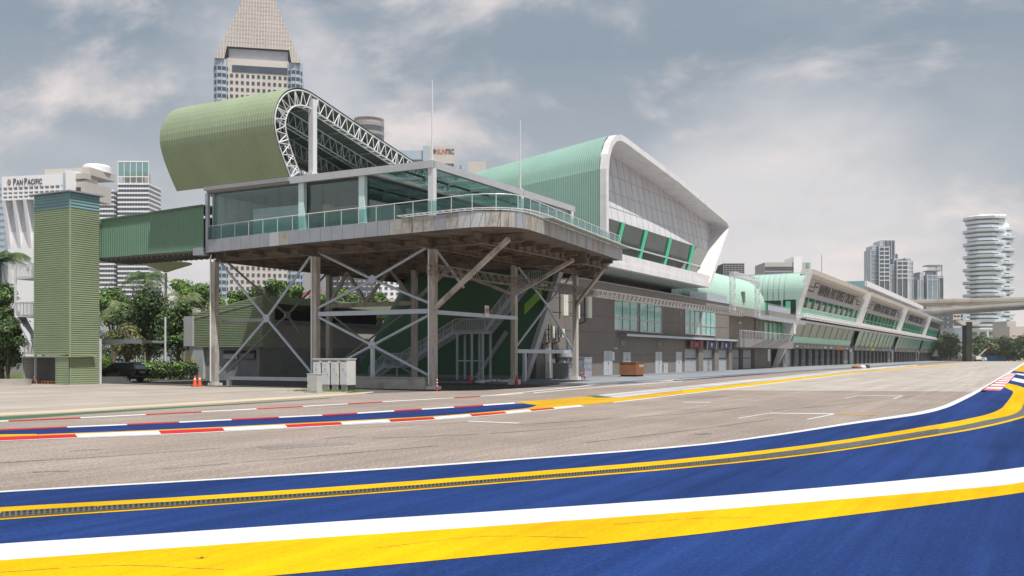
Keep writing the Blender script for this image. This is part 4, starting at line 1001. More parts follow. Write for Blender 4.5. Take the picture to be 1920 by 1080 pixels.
# ---------------------------------------------------------------- long pit building, four bays
pb = thing('pit_building', 'long white and green pit building with leaning glazed storeys and rows of garages', 'building', uv(330, -42))
def pv(name, m, mb, parent=None, **k): return mb.build(name, m, parent or pb, **k)
def lean_hi(z): return -39.6+(z-10.3)*(2.6/8.3)       # upper storey face
def lean_lo(z): return -41.3+(z-4.6)*(1.7/5.0)        # middle storey face
pv('core', 'taupe', MB().box(186, 486, -75, -42.2, .05, 9.9))
pv('upper_core', 'taupe', MB().box(187, 486, -75, -43, 9.9, 16.8))
pv('ledge', 'box_white', MB().box(184.6, 487, -42.5, -38.2, 9.55, 10.2))
pv('ledge_lower', 'box_panel', MB().box(186.5, 486, -42.5, -39.4, 8.75, 9.2))
mb = MB()
for k in range(100): mb.beam((185+k*3, -37.9, 9.3), (185+k*3, -37.9, 10.3), .08)
mb.beam((185, -37.9, 10.3), (486, -37.9, 10.3), .12); mb.beam((185, -37.9, 9.35), (486, -37.9, 9.35), .12); pv('ledge_lattice', 'white_steel', mb)
bays = [(185.3, 254.5), (259.5, 335.5), (341, 417.5), (423, 485)]
def lean(f, u0, u1, z0, z1, off=0.0, th=.1):
    return MB().prism([(u0, f(z0)+off-th, z0), (u0, f(z0)+off, z0), (u0, f(z1)+off, z1), (u0, f(z1)+off-th, z1)], [(u1, f(z0)+off-th, z0), (u1, f(z0)+off, z0), (u1, f(z1)+off, z1), (u1, f(z1)+off-th, z1)])
def ptx(body, u, z, size, m, parent, sx=1.0, off=.1, name='lettering', bold=0.0):
    p = uv(u, lean_hi(z)+off, z); xd = uv(1, 0)-uv(0, 0); yd = uv(0, lean_hi(z+1)-lean_hi(z), 1)-uv(0, 0, 0)
    return text(body, name, m, parent, p, xd, yd, size, .02, sx, bold)
for bi, (a, b) in enumerate(bays):
    # end frames
    for u_, w in ((a, 1.0), (b-.8, .8)):
        pv('bay_frame', 'box_white', lean(lean_hi, u_, u_+w, 10.2, 18.7, .25, 1.1))
    pv('roof_edge', 'box_white', lean(lean_hi, a+1.2, b-1.2, 17.9, 18.7, .25, 2.4))
    pv('roof_panel', 'roof_edge', MB().box(a+(4 if bi == 0 else 0), b, -72, -38.8, 18.3, 18.45))
    pv('under_eave', 'hotel_beige', lean(lean_hi, a+1.2, b-1.2, 17.35, 17.9, -.25, 1.5))
    sign = pv('sign_wall', 'sign_wall', lean(lean_hi, a+1.2, b-1.2, 13.75, 17.35, -.45, .8))
    # stepped stripes and tall lettering
    L = b-a; 
    def blk(u0, u1, z0, z1, m='mark_black', off=-.40): return lean(lean_hi, u0, u1, z0, z1, off, .06)
    def step(x0, x1, x2, zl, zh, flip=False):
        return [(x0, x1, zl, zl+.95), (x1-.4, x1+.4, zl, zh+.95), (x1, x2, zh, zh+.95)] if not flip else [(x0, x1, zh, zh+.95), (x1-.4, x1+.4, zl, zh+.95), (x1, x2, zl, zl+.95)]
    for s0_, s1_, s2_, fl in ((a+L*.05, a+L*.135, a+L*.19, 0), (a+L*.84, a+L*.885, a+L*.955, 1)):
        for q in step(s0_, s1_, s2_, 14.9, 15.9, fl): pv('stripe_band', 'mark_black', blk(*q[:2], q[2], q[3]))
        for q in step(s0_, s1_, s2_, 14.9, 15.9, fl):
            if q[1]-q[0] > 1:
                for dz in (.32, .58): pv('stripe_line', 'mark_white', blk(q[0]+.4, q[1]-.3, q[2]+dz, q[2]+dz+.1, off=-.37))
    t = ptx('MARINA BAY STREET CIRCUIT', a+L*.205, 14.72, 3.0, 'mark_black', sign, sx=L*.63/41.5, off=-.38, bold=.11)
    # upper windows
    nw = 10; wu0, wu1 = a+1.4, b-1.4
    for k in range(nw):
        c0 = wu0+(wu1-wu0)*k/nw; c1 = wu0+(wu1-wu0)*(k+1)/nw
        w = pv('window', 'office_glass', lean(lean_hi, c0+.05, c1-.05, 11.7 if bi == 0 else 10.9, 13.75, -.7, .1))
        lean(lean_hi, c1-.42, c1-.12, 10.9 if bi else 11.7, 13.75, -.4, .25).build('mullion', 'mullion_green', w)
        if bi: lean(lean_hi, c0, c1, 11.75, 11.87, -.4, .15).build('transom', 'mullion_green', w)
    if bi == 0: pv('spandrel_glass', 'glass_green', lean(lean_hi, wu0, wu1, 10.25, 11.6, -.45, .1))
    pv('window_sill', 'mark_white', lean(lean_hi, wu0, wu1, 11.58 if bi == 0 else 10.2, 11.7 if bi == 0 else 10.9, -.35, .2))
    # middle storey
    m0, m1 = a+2.2, b-1.5; nw = 9
    for k in range(nw):
        c0 = m0+(m1-m0)*k/nw; c1 = m0+(m1-m0)*(k+1)/nw
        w = pv('window', 'blind' if bi == 0 else 'lower_glass', lean(lean_lo, c0+.05, c1-.05, 6.1, 8.75, -.1, .1))
        lean(lean_lo, c1-.4, c1-.12, 6.0 if bi == 0 else 4.9, 8.8, .1, .2).build('mullion', 'mullion_green', w)
    if bi == 0: pv('spandrel_glass', 'glass_mint', lean(lean_lo, m0, m1, 4.75, 6.1, .05, .1))
    else:
        pv('spandrel_glass', 'lower_glass', lean(lean_lo, m0, m1, 4.75, 6.1, -.1, .1))
        pv('seat_row', 'mark_yellow' if bi == 1 else 'banner_gold', lean(lean_lo, m0, m1-.5, 5.75, 6.0, -.0, .05))
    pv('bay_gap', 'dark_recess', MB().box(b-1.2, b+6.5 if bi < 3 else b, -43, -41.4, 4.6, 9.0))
    # tenant strip
    st_ = pv('sign_strip', 'taupe', MB().box(a+.5, b-1, -42.2, -40.95, 3.75, 4.72))
    random.seed(11+bi)
    for k in range(18):
        c = a+2+(L-5)*k/18; m_ = random.choice(['mark_white', 'mark_grey', 'mark_grey', 'mark_white'])
        if bi == 0 and k in (13, 14): MB().box(c-.3, c+3.4, -40.95, -40.92, 3.8, 4.68).build('tenant_board', 'mark_orange', st_); continue
        if bi == 1 and k == 7: MB().box(c-1, c+4, -40.95, -40.92, 3.8, 4.68).build('tenant_board', 'mark_yellow', st_); continue
        if bi > 1 and k == 4: MB().box(c, c+3, -40.95, -40.92, 3.8, 4.68).build('tenant_board', 'mark_orange', st_); continue
        if k % 2 == 0: MB().add([(c, -40.93, 3.85), (c+.3, -40.93, 3.85), (c+.6, -40.93, 4.6), (c+.3, -40.93, 4.6)], [(0, 1, 2, 3)]).build('tenant_mark', m_, st_)
        else: MB().box(c-.5, c+.9+random.random(), -40.95, -40.92, 4.0, 4.35).build('tenant_mark', m_, st_)
    MB().box(a+.2, a+2.8, -42.2, -40.9, 3.75, 4.9).build('strip_end', 'mark_grey', st_)
    # garages
    g0, g1 = a+.8, b-8.5; ng = 9
    for k in range(ng):
        c0 = g0+(g1-g0)*k/ng; w = (g1-g0)/ng
        d = MB().box(c0+.1, c0+w*.62, -42.2, -42.1, G, 3.5).build('roller_door', 'shutter', pb)
        MB().box(c0+w*.58, c0+w*.62, -42.1, -41.9, G, 3.6).build('guide_rail', 'mark_grey', d)
        MB().box(c0+w*.66, c0+w, -42.4, -41.3, G, 3.7).build('divider', 'shutter_dark', pb)
    pv('garage_pier', 'brown_band', MB().box(b-8.2, b-2.2, -42.2, -41.5, G, 3.7))
    pv('downpipe', 'mark_dark', MB().box(b-2.2, b-1.4, -42.2, -41.2, G, 3.9)); 
    pv('wall_unit', 'mark_white', MB().box(b-1.4, b+1.2, -42, -41.0, 3.3, 4.1))
# garage base wall ends
pv('garage_wall', 'taupe', MB().box(185.3, 186.1, -43.5, -42.2, .1, 4.7))
# slanting white leg
pv('slanted_leg', 'box_white', MB().prism([(184.4, -44.2, .1), (184.4, -43.3, .1), (184.4, -38.9, 9.6), (184.4, -41.0, 9.6)], [(185.5, -44.2, .1), (185.5, -43.3, .1), (185.5, -38.9, 9.6), (185.5, -41.0, 9.6)]), recalc=True)
pv('slanted_leg', 'box_white', MB().prism([(484.4, -42.2, .1), (484.4, -41.3, .1), (484.4, -39.4, 9.6), (484.4, -41.0, 9.6)], [(485.5, -42.2, .1), (485.5, -41.3, .1), (485.5, -39.4, 9.6), (485.5, -41.0, 9.6)]), recalc=True)
# mint end wall with rounded shoulder
prf = [(185.0, 10.2), (185.0, 14.6)]+[(188.4-3.4*math.cos(t), 14.6+3.7*math.sin(t)) for t in [math.pi/2*k/10 for k in range(1, 11)]]+[(200, 18.4)]
rows = []
for k in range(13):
    v = -72+(32.6)*k/12
    rows.append([(u, v if k < 12 else lean_hi(z)-.4, z-.012*(-39-v)) for u, z in prf])
pv('end_cladding', 'mint_sheet', MB().grid(rows), smooth=False)
mb = MB()
for k in range(20):
    v = -42-k*1.05
    for (ua, za), (ub, zb2) in zip(prf[1:-1], prf[2:-1]): mb.beam((ua-.04, v, za-.012*(-39-v)), (ub-.04, v, zb2-.012*(-39-v)), .03, .03)
    mb.beam((184.96, v, 13.0), (184.96, v, 14.6), .05)
pv('end_seam', 'green_trim', mb)
def ex(x): return front(x, 600, 185)[0]
for x0, x1, z0_, z1_ in ((1424, 1464.5, 10.2, 12.9), (1468.5, 1492.5, 10.4, 13.0)):
    w = pv('end_window', 'box_glass', MB().box(184.9, 184.98, ex(x0), ex(x1), z0_, z1_))
    MB().box(184.85, 184.9, ex(x0)+.5, ex(x0)+1.4, z0_+.2, z1_-.3).build('mullion', 'mullion_green', w)
pv('end_window_bay', 'green_trim', MB().prism([(184.3, ex(1468), 10.3), (184.3, ex(1493), 10.3), (184.6, ex(1490), 8.6), (184.6, ex(1471), 8.6)], [(185, ex(1468), 10.3), (185, ex(1493), 10.3), (185, ex(1490), 8.6), (185, ex(1471), 8.6)]), recalc=True)
# raised second roof
pv('raised_roof', 'roof_edge', MB().box(303, 466, -74, -44.8, 23.6, 24.6)); pv('raised_roof_lip', 'box_white', MB().box(302.5, 466.5, -44.8, -44.2, 23.3, 24.9))
pv('raised_wall', 'hotel_beige', MB().box(305, 464, -72, -47, 18.4, 23.6)); pv('raised_end', 'teal_louvre', MB().box(302.4, 303, -74, -44.8, 22.6, 24.9))
MB().tube([(232, -44, 18.4), (232, -44, 26)], .09, 6).build('mast', 'mark_grey', pb); MB().tube([(300, -44, 18.4), (300, -44, 27)], .1, 6).build('mast', 'mark_grey', pb)
# ---------------------------------------------------------------- city behind
def frame_at(px, Y, yaw=0.0):                       # local builder: x right along facade, y depth away, z up
    o = at(px, HY, Y); o.z = 0; c, s_ = math.cos(yaw), math.sin(yaw)
    return o, (lambda x, y, z: Vector((o.x+x*c-y*s_, o.y+x*s_+y*c, z)))
def zat(py, Y): return CH+(HY-py)/F*Y
def winrows(parent, T, x0, dx, nx, z0, dz, nz, w, h, y, m, limit=100, name='window'):
    cells = [(i, j) for j in range(nz) for i in range(nx)]
    cells.sort(key=lambda c: -c[1]) 
    first = None; rest = MB(T)
    for n_, (i, j) in enumerate(cells):
        x = x0+dx*i; z = z0+dz*j
        if n_ < limit:
            if first is None:
                first = MB(T).box(x, x+w, y-.18, y, z, z+h).build(name, m, parent); base = T(x, y, z)
            else:
                c = first.copy(); COL.objects.link(c); c.parent = parent; c.location = T(x, y, z)-base
        else: rest.box(x, x+w, y-.18, y, z, z+h)
    if rest.v: r = rest.build('windows', m, parent); r['kind'] = 'stuff'
# pyramid topped office tower
Y = 535; o, T = frame_at(484, Y, .20)
t = thing('office_tower', 'tall stone office tower with a truncated lattice pyramid crown', 'tower', o)
k = Y/F
zc = zat(100, Y); hw = 17.2
MB(T).box(-hw, hw, 2, 36, 0, zc-3).build('body', 'tower_stone', t)
MB(T).box(-hw-.3, -hw+.4, 1.6, 2.0, 0, zc-3).build('dark_slot', 'dark_recess', t); MB(T).box(hw-.4, hw+.3, 1.6, 2.0, 0, zc-3).build('dark_slot', 'dark_recess', t)
MB(T).box(-hw+3, hw-1, 1.7, 2.0, zc-10.5, zc-6.8).build('top_glazing', 'tower_glass', t)
winrows(t, T, -hw+1.9, 2.93, 11, 20, 3.85, int((zc-13-20)/3.85)+1, 1.55, 1.85, 2.0, 'tower_glass', 95)
random.seed(5)
for cx, yy in ((-hw-2.9, 1), (hw+2.9, 1), (-hw-2.9, 36), (hw+2.9, 36)):
    d = MB(T).lathe((cx, yy+2.5, 0), [(4.1, 0), (4.1, zc-4)], 10).build('corner_bay', 'tower_band', t)
    n = int(zc/3.85)
    mb = MB(T)
    for j in range(2, n-1): mb.lathe((cx, yy+2.5, 0), [(4.2, 3.85*j), (4.2, 3.85*j+2.1)], 10)
    mb.build('window_bands', 'tower_glass', d)
    mb = MB(T)
    for q in range(10):
        a = 2*math.pi*q/10; mb.beam(T(cx, yy+2.5, 0)+Vector((4.25*math.cos(a), 4.25*math.sin(a), 0)), T(cx, yy+2.5, zc-4)+Vector((4.25*math.cos(a), 4.25*math.sin(a), 0)), .3)
    mb.build('fins', 'tower_band', d)
zp = zat(-30, Y); b = 23.2; tp = 7.2; zb_ = zc-4.5
def pyr(z): q = (z-zb_)/(zp-zb_); return b+(tp-b)*q
P0 = [(-b, -1.5, zb_), (b, -1.5, zb_), (b, 43, zb_), (-b, 43, zb_)]; P1 = [(-tp, 13, zp), (tp, 13, zp), (tp, 28, zp), (-tp, 28, zp)]
# front face with the opening above the facade
fz = zc+3.2; q = (fz-zb_)/(zp-zb_)
def pf(x, z): q = (z-zb_)/(zp-zb_); return (x, -1.5+14.5*q, z)
mb = MB(T); mb.add([pf(-b, zb_), pf(-hw-1, zb_), pf(-hw+.3, fz), pf(hw-.3, fz), pf(hw+1, zb_), pf(b, zb_), pf(tp, zp), pf(-tp, zp)], [(0, 1, 2, 7), (2, 3, 6, 7), (3, 4, 5, 6)])
mb.add(P0+P1, [(1, 2, 6, 5), (2, 3, 7, 6), (3, 0, 4, 7), (4, 5, 6, 7)])
pr_ = mb.build('pyramid_crown', 'tower_lattice', t)
mb = MB(T)
for i in range(-15, 16):
    x = i*1.55; z = zb_ if abs(x) > hw else fz
    z1_ = zp if abs(x) < tp else zb_+(b-abs(x))/(b-tp)*(zp-zb_)
    if z1_ > z+1: a = pf(x, z); c = pf(x, z1_); mb.beam((a[0], a[1]-.15, a[2]), (c[0], c[1]-.15, c[2]), .26)
mb.build('lattice_ribs', 'tower_rib', pr_)
mb = MB(T); z = fz+3
while z < zp: x = pyr(z); a = pf(-x, z); c = pf(x, z); mb.beam((a[0], a[1]-.05, z), (c[0], c[1]-.05, z), .10); z += 2.6
mb.build('lattice_rails', 'tower_lattice', pr_)
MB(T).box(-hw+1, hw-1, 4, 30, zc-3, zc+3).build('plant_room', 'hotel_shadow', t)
# white hotel with roof lettering
Y = 700; o, T = frame_at(40, Y, math.radians(-13)); k = Y/F
H = thing('hotel', 'white hotel slab with dark roof lettering and stepped recessed bays', 'hotel', o)
ztop = zat(333, Y)
def hx(px): return 0
L = 62
MB(T).box(-11.5, 38, 0, 30, 0, ztop-16.5).build('body', 'hotel_white', H)
MB(T).box(-11.5, 38, -6, 30, ztop-8.0, ztop).build('parapet', 'hotel_white', H)
MB(T).box(-11.3, 37.8, -1, 29, ztop-17.0, ztop-7.9).build('recess_shade', 'hotel_shadow', H)
for i in range(12):
    x = -11.5+i*4.4; MB(T).box(x, x+.9, -6, -1, ztop-17.2, ztop-8.0).build('mullion', 'hotel_white', H)
for j in range(3): MB(T).box(-11.5, 38, -5.9, -1, ztop-11.6-2.9*j, ztop-10.2-2.9*j).build('balcony_band', 'hotel_white', H)
for i in range(6):
    x = -11.5+i*8.9
    MB(T).prism([(x, 0, ztop-52), (x, -6, ztop-17), (x, 0, ztop-17)], [(x+2.6, 0, ztop-52), (x+2.6, -6, ztop-17), (x+2.6, 0, ztop-17)]).build('buttress', 'hotel_white', H, recalc=True)
    MB(T).box(x+2.7, min(38, x+8.9), -.05, 0, ztop-40, ztop-17).build('recess_shade', 'hotel_shadow', H)  # flat sheet in shade colour, painting the shaded bay between buttresses
xd = T(1, 0, 0)-T(0, 0, 0)
for bd, x, sz in (('P', -1.8, 6.6), ('AN', 1.1, 5.2), ('P', 7.6, 6.6), ('ACIFIC', 10.6, 5.2)):
    text(bd, 'lettering', 'letter_dark', H, T(x, -6.3, ztop-6.4), xd, (0, 0, 1), sz, .1, .74, .10, 1.05)
lg = MB(T); C = T(-5.2, -6.2, ztop-4.3)
xn = xd.normalized()
lg.add([C+xn*(1.6*math.cos(a))+Vector((0, 0, 2.4*math.sin(a))) for a in [2*math.pi*j/20 for j in range(20)]], [tuple(range(20))]); e = lg.build('emblem', 'logo_brown', H)
mb = MB(T)
for z in (-1.2, -.2, .8, 1.6):
    mb.beam(C+xn*-.9+Vector((0, -.1, z)), C+xn*.9+Vector((0, -.1, z+.25)), .2)
mb.build('emblem_lines', 'mark_white', e)
MB(T).box(38, 42, -4, 26, 0, ztop+1).build('side_pier', 'tower_band', H); MB(T).box(42, 46, -6, 24, 0, ztop+2.5).build('side_block', 'hotel_white', H)
MB(T).box(15, 53, 6, 36, ztop+1, ztop+6.5).build('upper_slab', 'hotel_beige', H); MB(T).box(46, 53.5, 0, 30, ztop-17, ztop-5).build('rear_wing', 'hotel_beige', H)
MB(T).box(46.3, 50, -.3, 0, ztop-15, ztop-9).build('dark_loggia', 'dark_recess', H); MB(T).box(46, 54, -.5, 6, ztop-3, ztop+1).build('upper_band', 'hotel_beige', H)
MB(T).lathe((44, 26, 0), [(10.2, ztop+6), (10.2, ztop+10.5), (8.5, ztop+11.8), (2, ztop+12.4)], 28).build('rotunda', 'hotel_white', H)
# pale block at the far left edge
Y = 900; o, T = frame_at(-45, Y, 0)
t = thing('office_block', 'pale blue grey plain office block partly hidden behind the white hotel', 'building', o); zt_ = zat(344, Y)
MB(T).box(-25, 27, 0, 30, 0, zt_).build('body', 'tower_band', t)
for j in range(10): MB(T).box(-25, 27, -.2, 0, zt_-6-6*j, zt_-4-6*j).build('window_band', 'tower_glass_pale', t)
# banded glass towers right of hotel
def bandtower(px0, px1, ytop, Y, label, yaw=0.0, fh=4.6, m='tower_glass', bandm='hotel_white', depth=28, name='glass_tower', extra=0, band=.36):
    k = Y/F; w = (px1-px0)*k; o, T = frame_at(px0, Y, yaw)
    t = thing(name, label, 'tower', o); zt_ = zat(ytop, Y)
    MB(T).box(0, w, 0, depth, 0, zt_-extra).build('body', m, t)
    n = int((zt_-extra)/fh)
    b_ = None
    for j in range(n):
        z = zt_-extra-fh*j
        if b_ is None: b_ = MB(T).box(-.3, w+.3, -1.0, depth, z-fh*band, z).build('floor_band', bandm, t); zb0 = z
        else: c = b_.copy(); COL.objects.link(c); c.parent = t; c.location = (0, 0, z-zb0)
    mb = MB(T); q = int(w/2.2)
    for i in range(q+1): mb.box(w*i/q-.09, w*i/q+.09, -.35, 0, 0, zt_-extra)
    mb.build('mullions', 'tower_band', t)
    return t, T, w, zt_
t, T, w, zt_ = bandtower(222, 279, 302, 820, 'slim banded glass tower with open glazed crown left of the curled canopy', extra=19, fh=3.95)
mb = MB(T)
for i in range(6): mb.box(w*i/5-.2, w*i/5+.2, -.8, -.4, zt_-19, zt_)
mb.box(-.3, w+.3, -.9, .5, zt_-1, zt_); mb.box(-.3, w+.3, -.9, -.4, zt_-14, zt_-13.3); mb.build('crown_frame', 'hotel_white', t)
MB(T).box(0, w, -.4, -.2, zt_-13, zt_-1).build('crown_glass', 'glass_rail', t); MB(T).box(2, w-6, 5, 20, zt_-19, zt_-8).build('plant_room', 'hotel_beige', t)
bandtower(181, 213, 356, 820, 'lower banded glass block joined beside the slim banded tower', fh=3.95)
bandtower(213, 223, 362, 828, 'narrow blue glass link between the two banded towers', bandm='tower_band', fh=3.95, name='link_block')
# round topped tower behind canopy
Y = 900; o, T = frame_at(692, Y, 0); t = thing('round_tower', 'brown round glass tower rising behind the canopy truss', 'tower', o); zt_ = zat(224, Y); r_ = 14
MB(T).lathe((0, 0, 0), [(r_, 0), (r_, zt_-6)], 24).build('body', 'tower_glass', t)
for j in range(14): MB(T).lathe((0, 0, 0), [(r_+.3, zt_-8-8*j), (r_+.3, zt_-5-8*j)], 24).build('stone_band', 'tower_lattice', t)
mb = MB(T)
for q in range(36): a = 2*math.pi*q/36; mb.beam((r_*math.cos(a), r_*math.sin(a), zt_-6), (r_*math.cos(a), r_*math.sin(a), zt_), .35)
mb.lathe((0, 0, 0), [(r_+.2, zt_-.6), (r_+.2, zt_)], 24); mb.lathe((0, 0, 0), [(r_-1, zt_-6), (r_-1, zt_-2.5)], 24); mb.build('crown_screen', 'tower_rib', t)
# stone offices with roof lettering
def stoneblock(px0, pxm, px1, ytop, Y, label, lettering=False):
    k = Y/F; w1 = (pxm-px0)*k; w2 = (px1-pxm)*k; o, T = frame_at(px0, Y, 0); zt_ = zat(ytop, Y)
    t = thing('office_block', label, 'building', o)
    MB(T).box(0, w1-6, 1, 30, 0, zt_-3).build('glass_wing', 'tower_band', t); MB(T).box(w1-6, w1, -1, 30, 0, zt_+.5).build('core', 'tower_band', t)
    MB(T).box(w1, w1+w2, 0, 30, 0, zt_).build('stone_wing', 'tower_stone', t)
    for j in range(12): MB(T).box(0, w1-6, .7, 1, zt_-16-12*j, zt_-11-12*j).build('window_band', 'tower_glass', t)
    winrows(t, T, w1+2.2, (w2-2)/6, 6, zt_-10-8.0*11, 8.0, 11, 2.9, 3.3, 0, 'tower_glass', 100)
    return t, T, w1, w2, zt_
t, T, w1, w2, zt_ = stoneblock(735, 806, 851, 275, 830, 'taller stone office with coloured roof lettering behind the lounge mast')
xd = (1, 0, 0)
text('SUN', 'lettering', 'mark_orange', t, T(w1+6.3, -.3, zt_-6.0), xd, (0, 0, 1), 5.6, .1, .75, .1); text('TEC', 'lettering', 'letter_dark', t, T(w1+13.6, -.3, zt_-6.0), xd, (0, 0, 1), 5.6, .1, .75, .1)
mb = MB(T); C = T(w1+4, -.35, zt_-4); mb.add([C+Vector((1.7*math.cos(a), 0, 1.9*math.sin(a))) for a in [math.pi*2*j/14 for j in range(14)]], [tuple(range(14))]); mb.build('emblem', 'letter_dark', t)
stoneblock(851, 878, 911, 303, 840, 'shorter stone office beside the one with roof lettering')
# blocks seen below the terrace
def block(name, label, px0, px1, ytop, Y, m, wm=None, dx=4, dz=4, w=2, h=1.8, yaw=0, depth=25, lim=100):
    k = Y/F; W = (px1-px0)*k; o, T = frame_at(px0, Y, yaw); zt_ = zat(ytop, Y); t = thing(name, label, 'building', o)
    MB(T).box(0, W, 0, depth, 0, zt_).build('body', m, t)
    if wm: winrows(t, T, dx*.4, dx, max(1, int((W-dx*.3)/dx)), 3, dz, max(1, int((zt_-4)/dz)), w, h, 0, wm, lim)
    return t, T, W, zt_
block('glass_block', 'dark blue glass block with pale balconies seen beneath the terrace', 612, 712, 470, 620, 'tower_glass', 'hotel_beige', 3.2, 3.4, 2.0, .8, lim=90)
block('apartment_block', 'white apartment block seen low beneath the terrace between columns', 706, 765, 490, 560, 'hotel_white', 'tower_glass', 3.4, 3.2, 1.7, 1.5, lim=90)
block('apartment_block', 'grey flat block right behind the central roof braces of the terrace', 575, 612, 440, 760, 'pale_grey')
block('office_block', 'pale grey plain block behind the trees right of the stone tower', 562, 596, 430, 640, 'pale_grey')
# buildings over the balcony wing
t, T, W, zt_ = block('office_block', 'beige and blue banded block rising behind the mint barrel roofs', 1434, 1520, 492, 620, 'hotel_beige')
for q in (0, 1): MB(T).box(0, W*.62, -.4, 0, zt_-7.2+q*3.6-1.2, zt_-5.6+q*3.6-.8).build('window_band', 'tower_glass', t)
MB(T).box(W*.62, W*.80, -1, 20, zt_-14, zt_+3.6).build('core', 'hotel_white', t); MB(T).box(W*.90, W*.96, -.3, 0, zt_-3, zt_-.3).build('window', 'glass_green', t)
t, T, W, zt_ = block('screened_block', 'dark block wrapped in pale louvre bars behind the white box', 1356, 1395, 494, 400, 'mark_dark')
mb = MB(T)
for j in range(12): mb.box(-.1, W+.1, -.5, -.2, zt_-9+j*.8, zt_-8.75+j*.8)
for i in range(8): mb.box(W*i/7-.06, W*i/7+.06, -.6, -.3, zt_-9, zt_+.3)
mb.build('louvre_screen', 'pale_grey', t)
# condominium towers
def condo(label, Y, parts):
    o, T0 = frame_at(parts[0][0], Y, 0); t = thing('apartment_tower', label, 'tower', o)
    k = Y/F; x00 = parts[0][0]
    for (a, b, yt, dy, kind) in parts:
        xa, xb = (a-x00)*k, (b-x00)*k; zt_ = zat(yt, Y)
        m = {'g': 'tower_glass_pale', 'd': 'tower_glass', 'w': 'condo_white', 'b': 'tower_glass'}[kind]
        bdy = MB(T0).box(xa, xb, dy, dy+22, 0, zt_).build('block', m, t)
        fh = 5.0; mb = MB(T0); n = int((zt_-90)/fh)
        if kind in 'gbw':
            for j in range(n):
                z = zt_-1-fh*j
                if kind == 'b': mb.box(xa-.3, xb+.3, dy-1.4, dy, z-1.2, z)
                else: mb.box(xa-.1, xb+.1, dy-.4, dy, z-.6, z)
        nn = max(2, int((xb-xa)/(6.5 if kind != 'd' else 3.5)))
        for i in range(nn+1):
            x = xa+(xb-xa)*i/nn; mb.box(x-.35, x+.35, dy-1.5 if kind == 'b' else dy-.4, dy, 0, zt_)
        if mb.v: mb.build('balconies' if kind == 'b' else 'mullions', 'condo_white' if kind != 'd' else 'tower_band', bdy)
    return t, T0
Y = 1150
condo('taller apartment tower cluster of blue glass with a dark slab core', Y, [(1635, 1651, 467, 4, 'g'), (1648, 1667, 461, 0, 'b'), (1641, 1648, 459, 8, 'w'), (1657, 1663, 450, 12, 'w'), (1664, 1690, 447, 20, 'd'), (1688, 1698, 472, 24, 'd'),
    (1671, 1682, 495, 2, 'g'), (1680, 1700, 488, -2, 'b'), (1679, 1688, 484, 5, 'w'), (1700, 1709, 483, 3, 'w'), (1709, 1715, 488, 6, 'b')])
t, T = condo('shorter apartment tower cluster with an open roof frame', Y, [(1723, 1733, 524, 3, 'g'), (1727, 1740, 517, 8, 'd'), (1738, 1757, 515, -1, 'g'), (1754, 1771, 517, 4, 'b'), (1729, 1735, 509, 6, 'w'), (1757, 1765, 505, 12, 'd'), (1765, 1773, 541, 14, 'd')])
k = Y/F; x0, x1 = (1743-1723)*k, (1769.5-1723)*k
mb = MB(T); za, zb_ = zat(506.5, Y), zat(496.5, Y)
for i in range(12): x = x0+(x1-x0)*i/11; mb.box(x-.25, x+.25, 4, 4.5, za, zb_)
mb.box(x0, x1, 3, 20, zb_-.6, zb_+.4); mb.box(x0, x1, 4, 20, za-.5, za+.3)
for i in range(2): x = x1-(x1-x0)*i*.4; mb.box(x-.6, x, 4, 5, 0, zb_)
mb.build('roof_frame', 'mark_grey', t)
block('apartment_block', 'cream apartment block in the gap left of the flyover pier', 1786, 1801, 560, 760, 'tower_stone', 'dark_recess', 2.6, 3.4, 2.0, 1.2, lim=60)
block('apartment_block', 'slate blue block touching the flyover pier', 1799, 1812, 570, 770, 'tower_band', 'tower_glass', 2.6, 3.4, 1.6, 2.2, lim=60)
block('office_block', 'low slate glass block behind the roundish tree', 1789, 1812, 615, 700, 'tower_glass_pale')
block('apartment_block', 'dark grey apartment slab behind the end of the pit building', 1762, 1787, 585, 740, 'tower_glass', 'hotel_beige', 4.2, 3.6, 1.0, .7, lim=60)
block('office_block', 'low beige and red banded block at the far right', 1893, 1960, 612, 800, 'hotel_beige', 'red_frame', 5, 4, 3, .8, lim=60)
block('office_block', 'cream plant block right of the stacked white tower', 1888, 1905, 602, 830, 'hotel_beige')
# stacked octagonal tower
Y = 1150; o, T = frame_at(1861, Y, 0)
t = thing('stacked_tower', 'pale blue tower of stacked flaring octagonal floors', 'tower', o)
ztp = zat(408, Y)
def octo(cx, cy, r0, r1, z0, z1): return MB(T).lathe((cx, cy, 0), [(r0, z0), (r1, z1)], 8)
fl = (ztp-24)/33.0
core = MB(T); core.lathe((-6, 6, 0), [(18.0, 30), (18.0, ztp-6)], 8); core.lathe((8, 10, 0), [(16.5, 30), (16.5, zat(437, Y))], 8); core.build('glass_core', 'tower_glass', t)
zR = zat(428, Y)
fb_ = 5.15
for side, cx, cy, ztop_, ph, R0 in ((0, -7, 6, ztp, 0, 25.3), (1, 8.0, 10, zR, 1, 23.5)):
    j = 0; z = ztop_
    while z > 32:
        c = (j+ph) % 3
        r = R0-[0, 2.6, 4.8][c]
        MB(T).lathe((cx, cy, 0), [(r-1.5, z-2.6), (r-.5, z-2.3), (r, z-.2), (r, z+.3)], 8).build('floor_ring', 'conc_white', t)
        z -= fb_; j += 1
MB(T).lathe((-7, 6, 0), [(19, ztp), (17, ztp+2.6)], 8).build('roof_cap', 'conc_white', t)
MB(T).box(3.5, 12.5, -8, 6, ztp-26, ztp+3.2).build('white_fin', 'hotel_white', t)
mb = MB(T)
for dz in (0, -5): mb.add([(8.5, -8.3, ztp+1.8+dz), (10.2, -8.3, ztp-.7+dz), (8.5, -8.3, ztp-3.2+dz), (6.8, -8.3, ztp-.7+dz)], [(0, 1, 2, 3)])
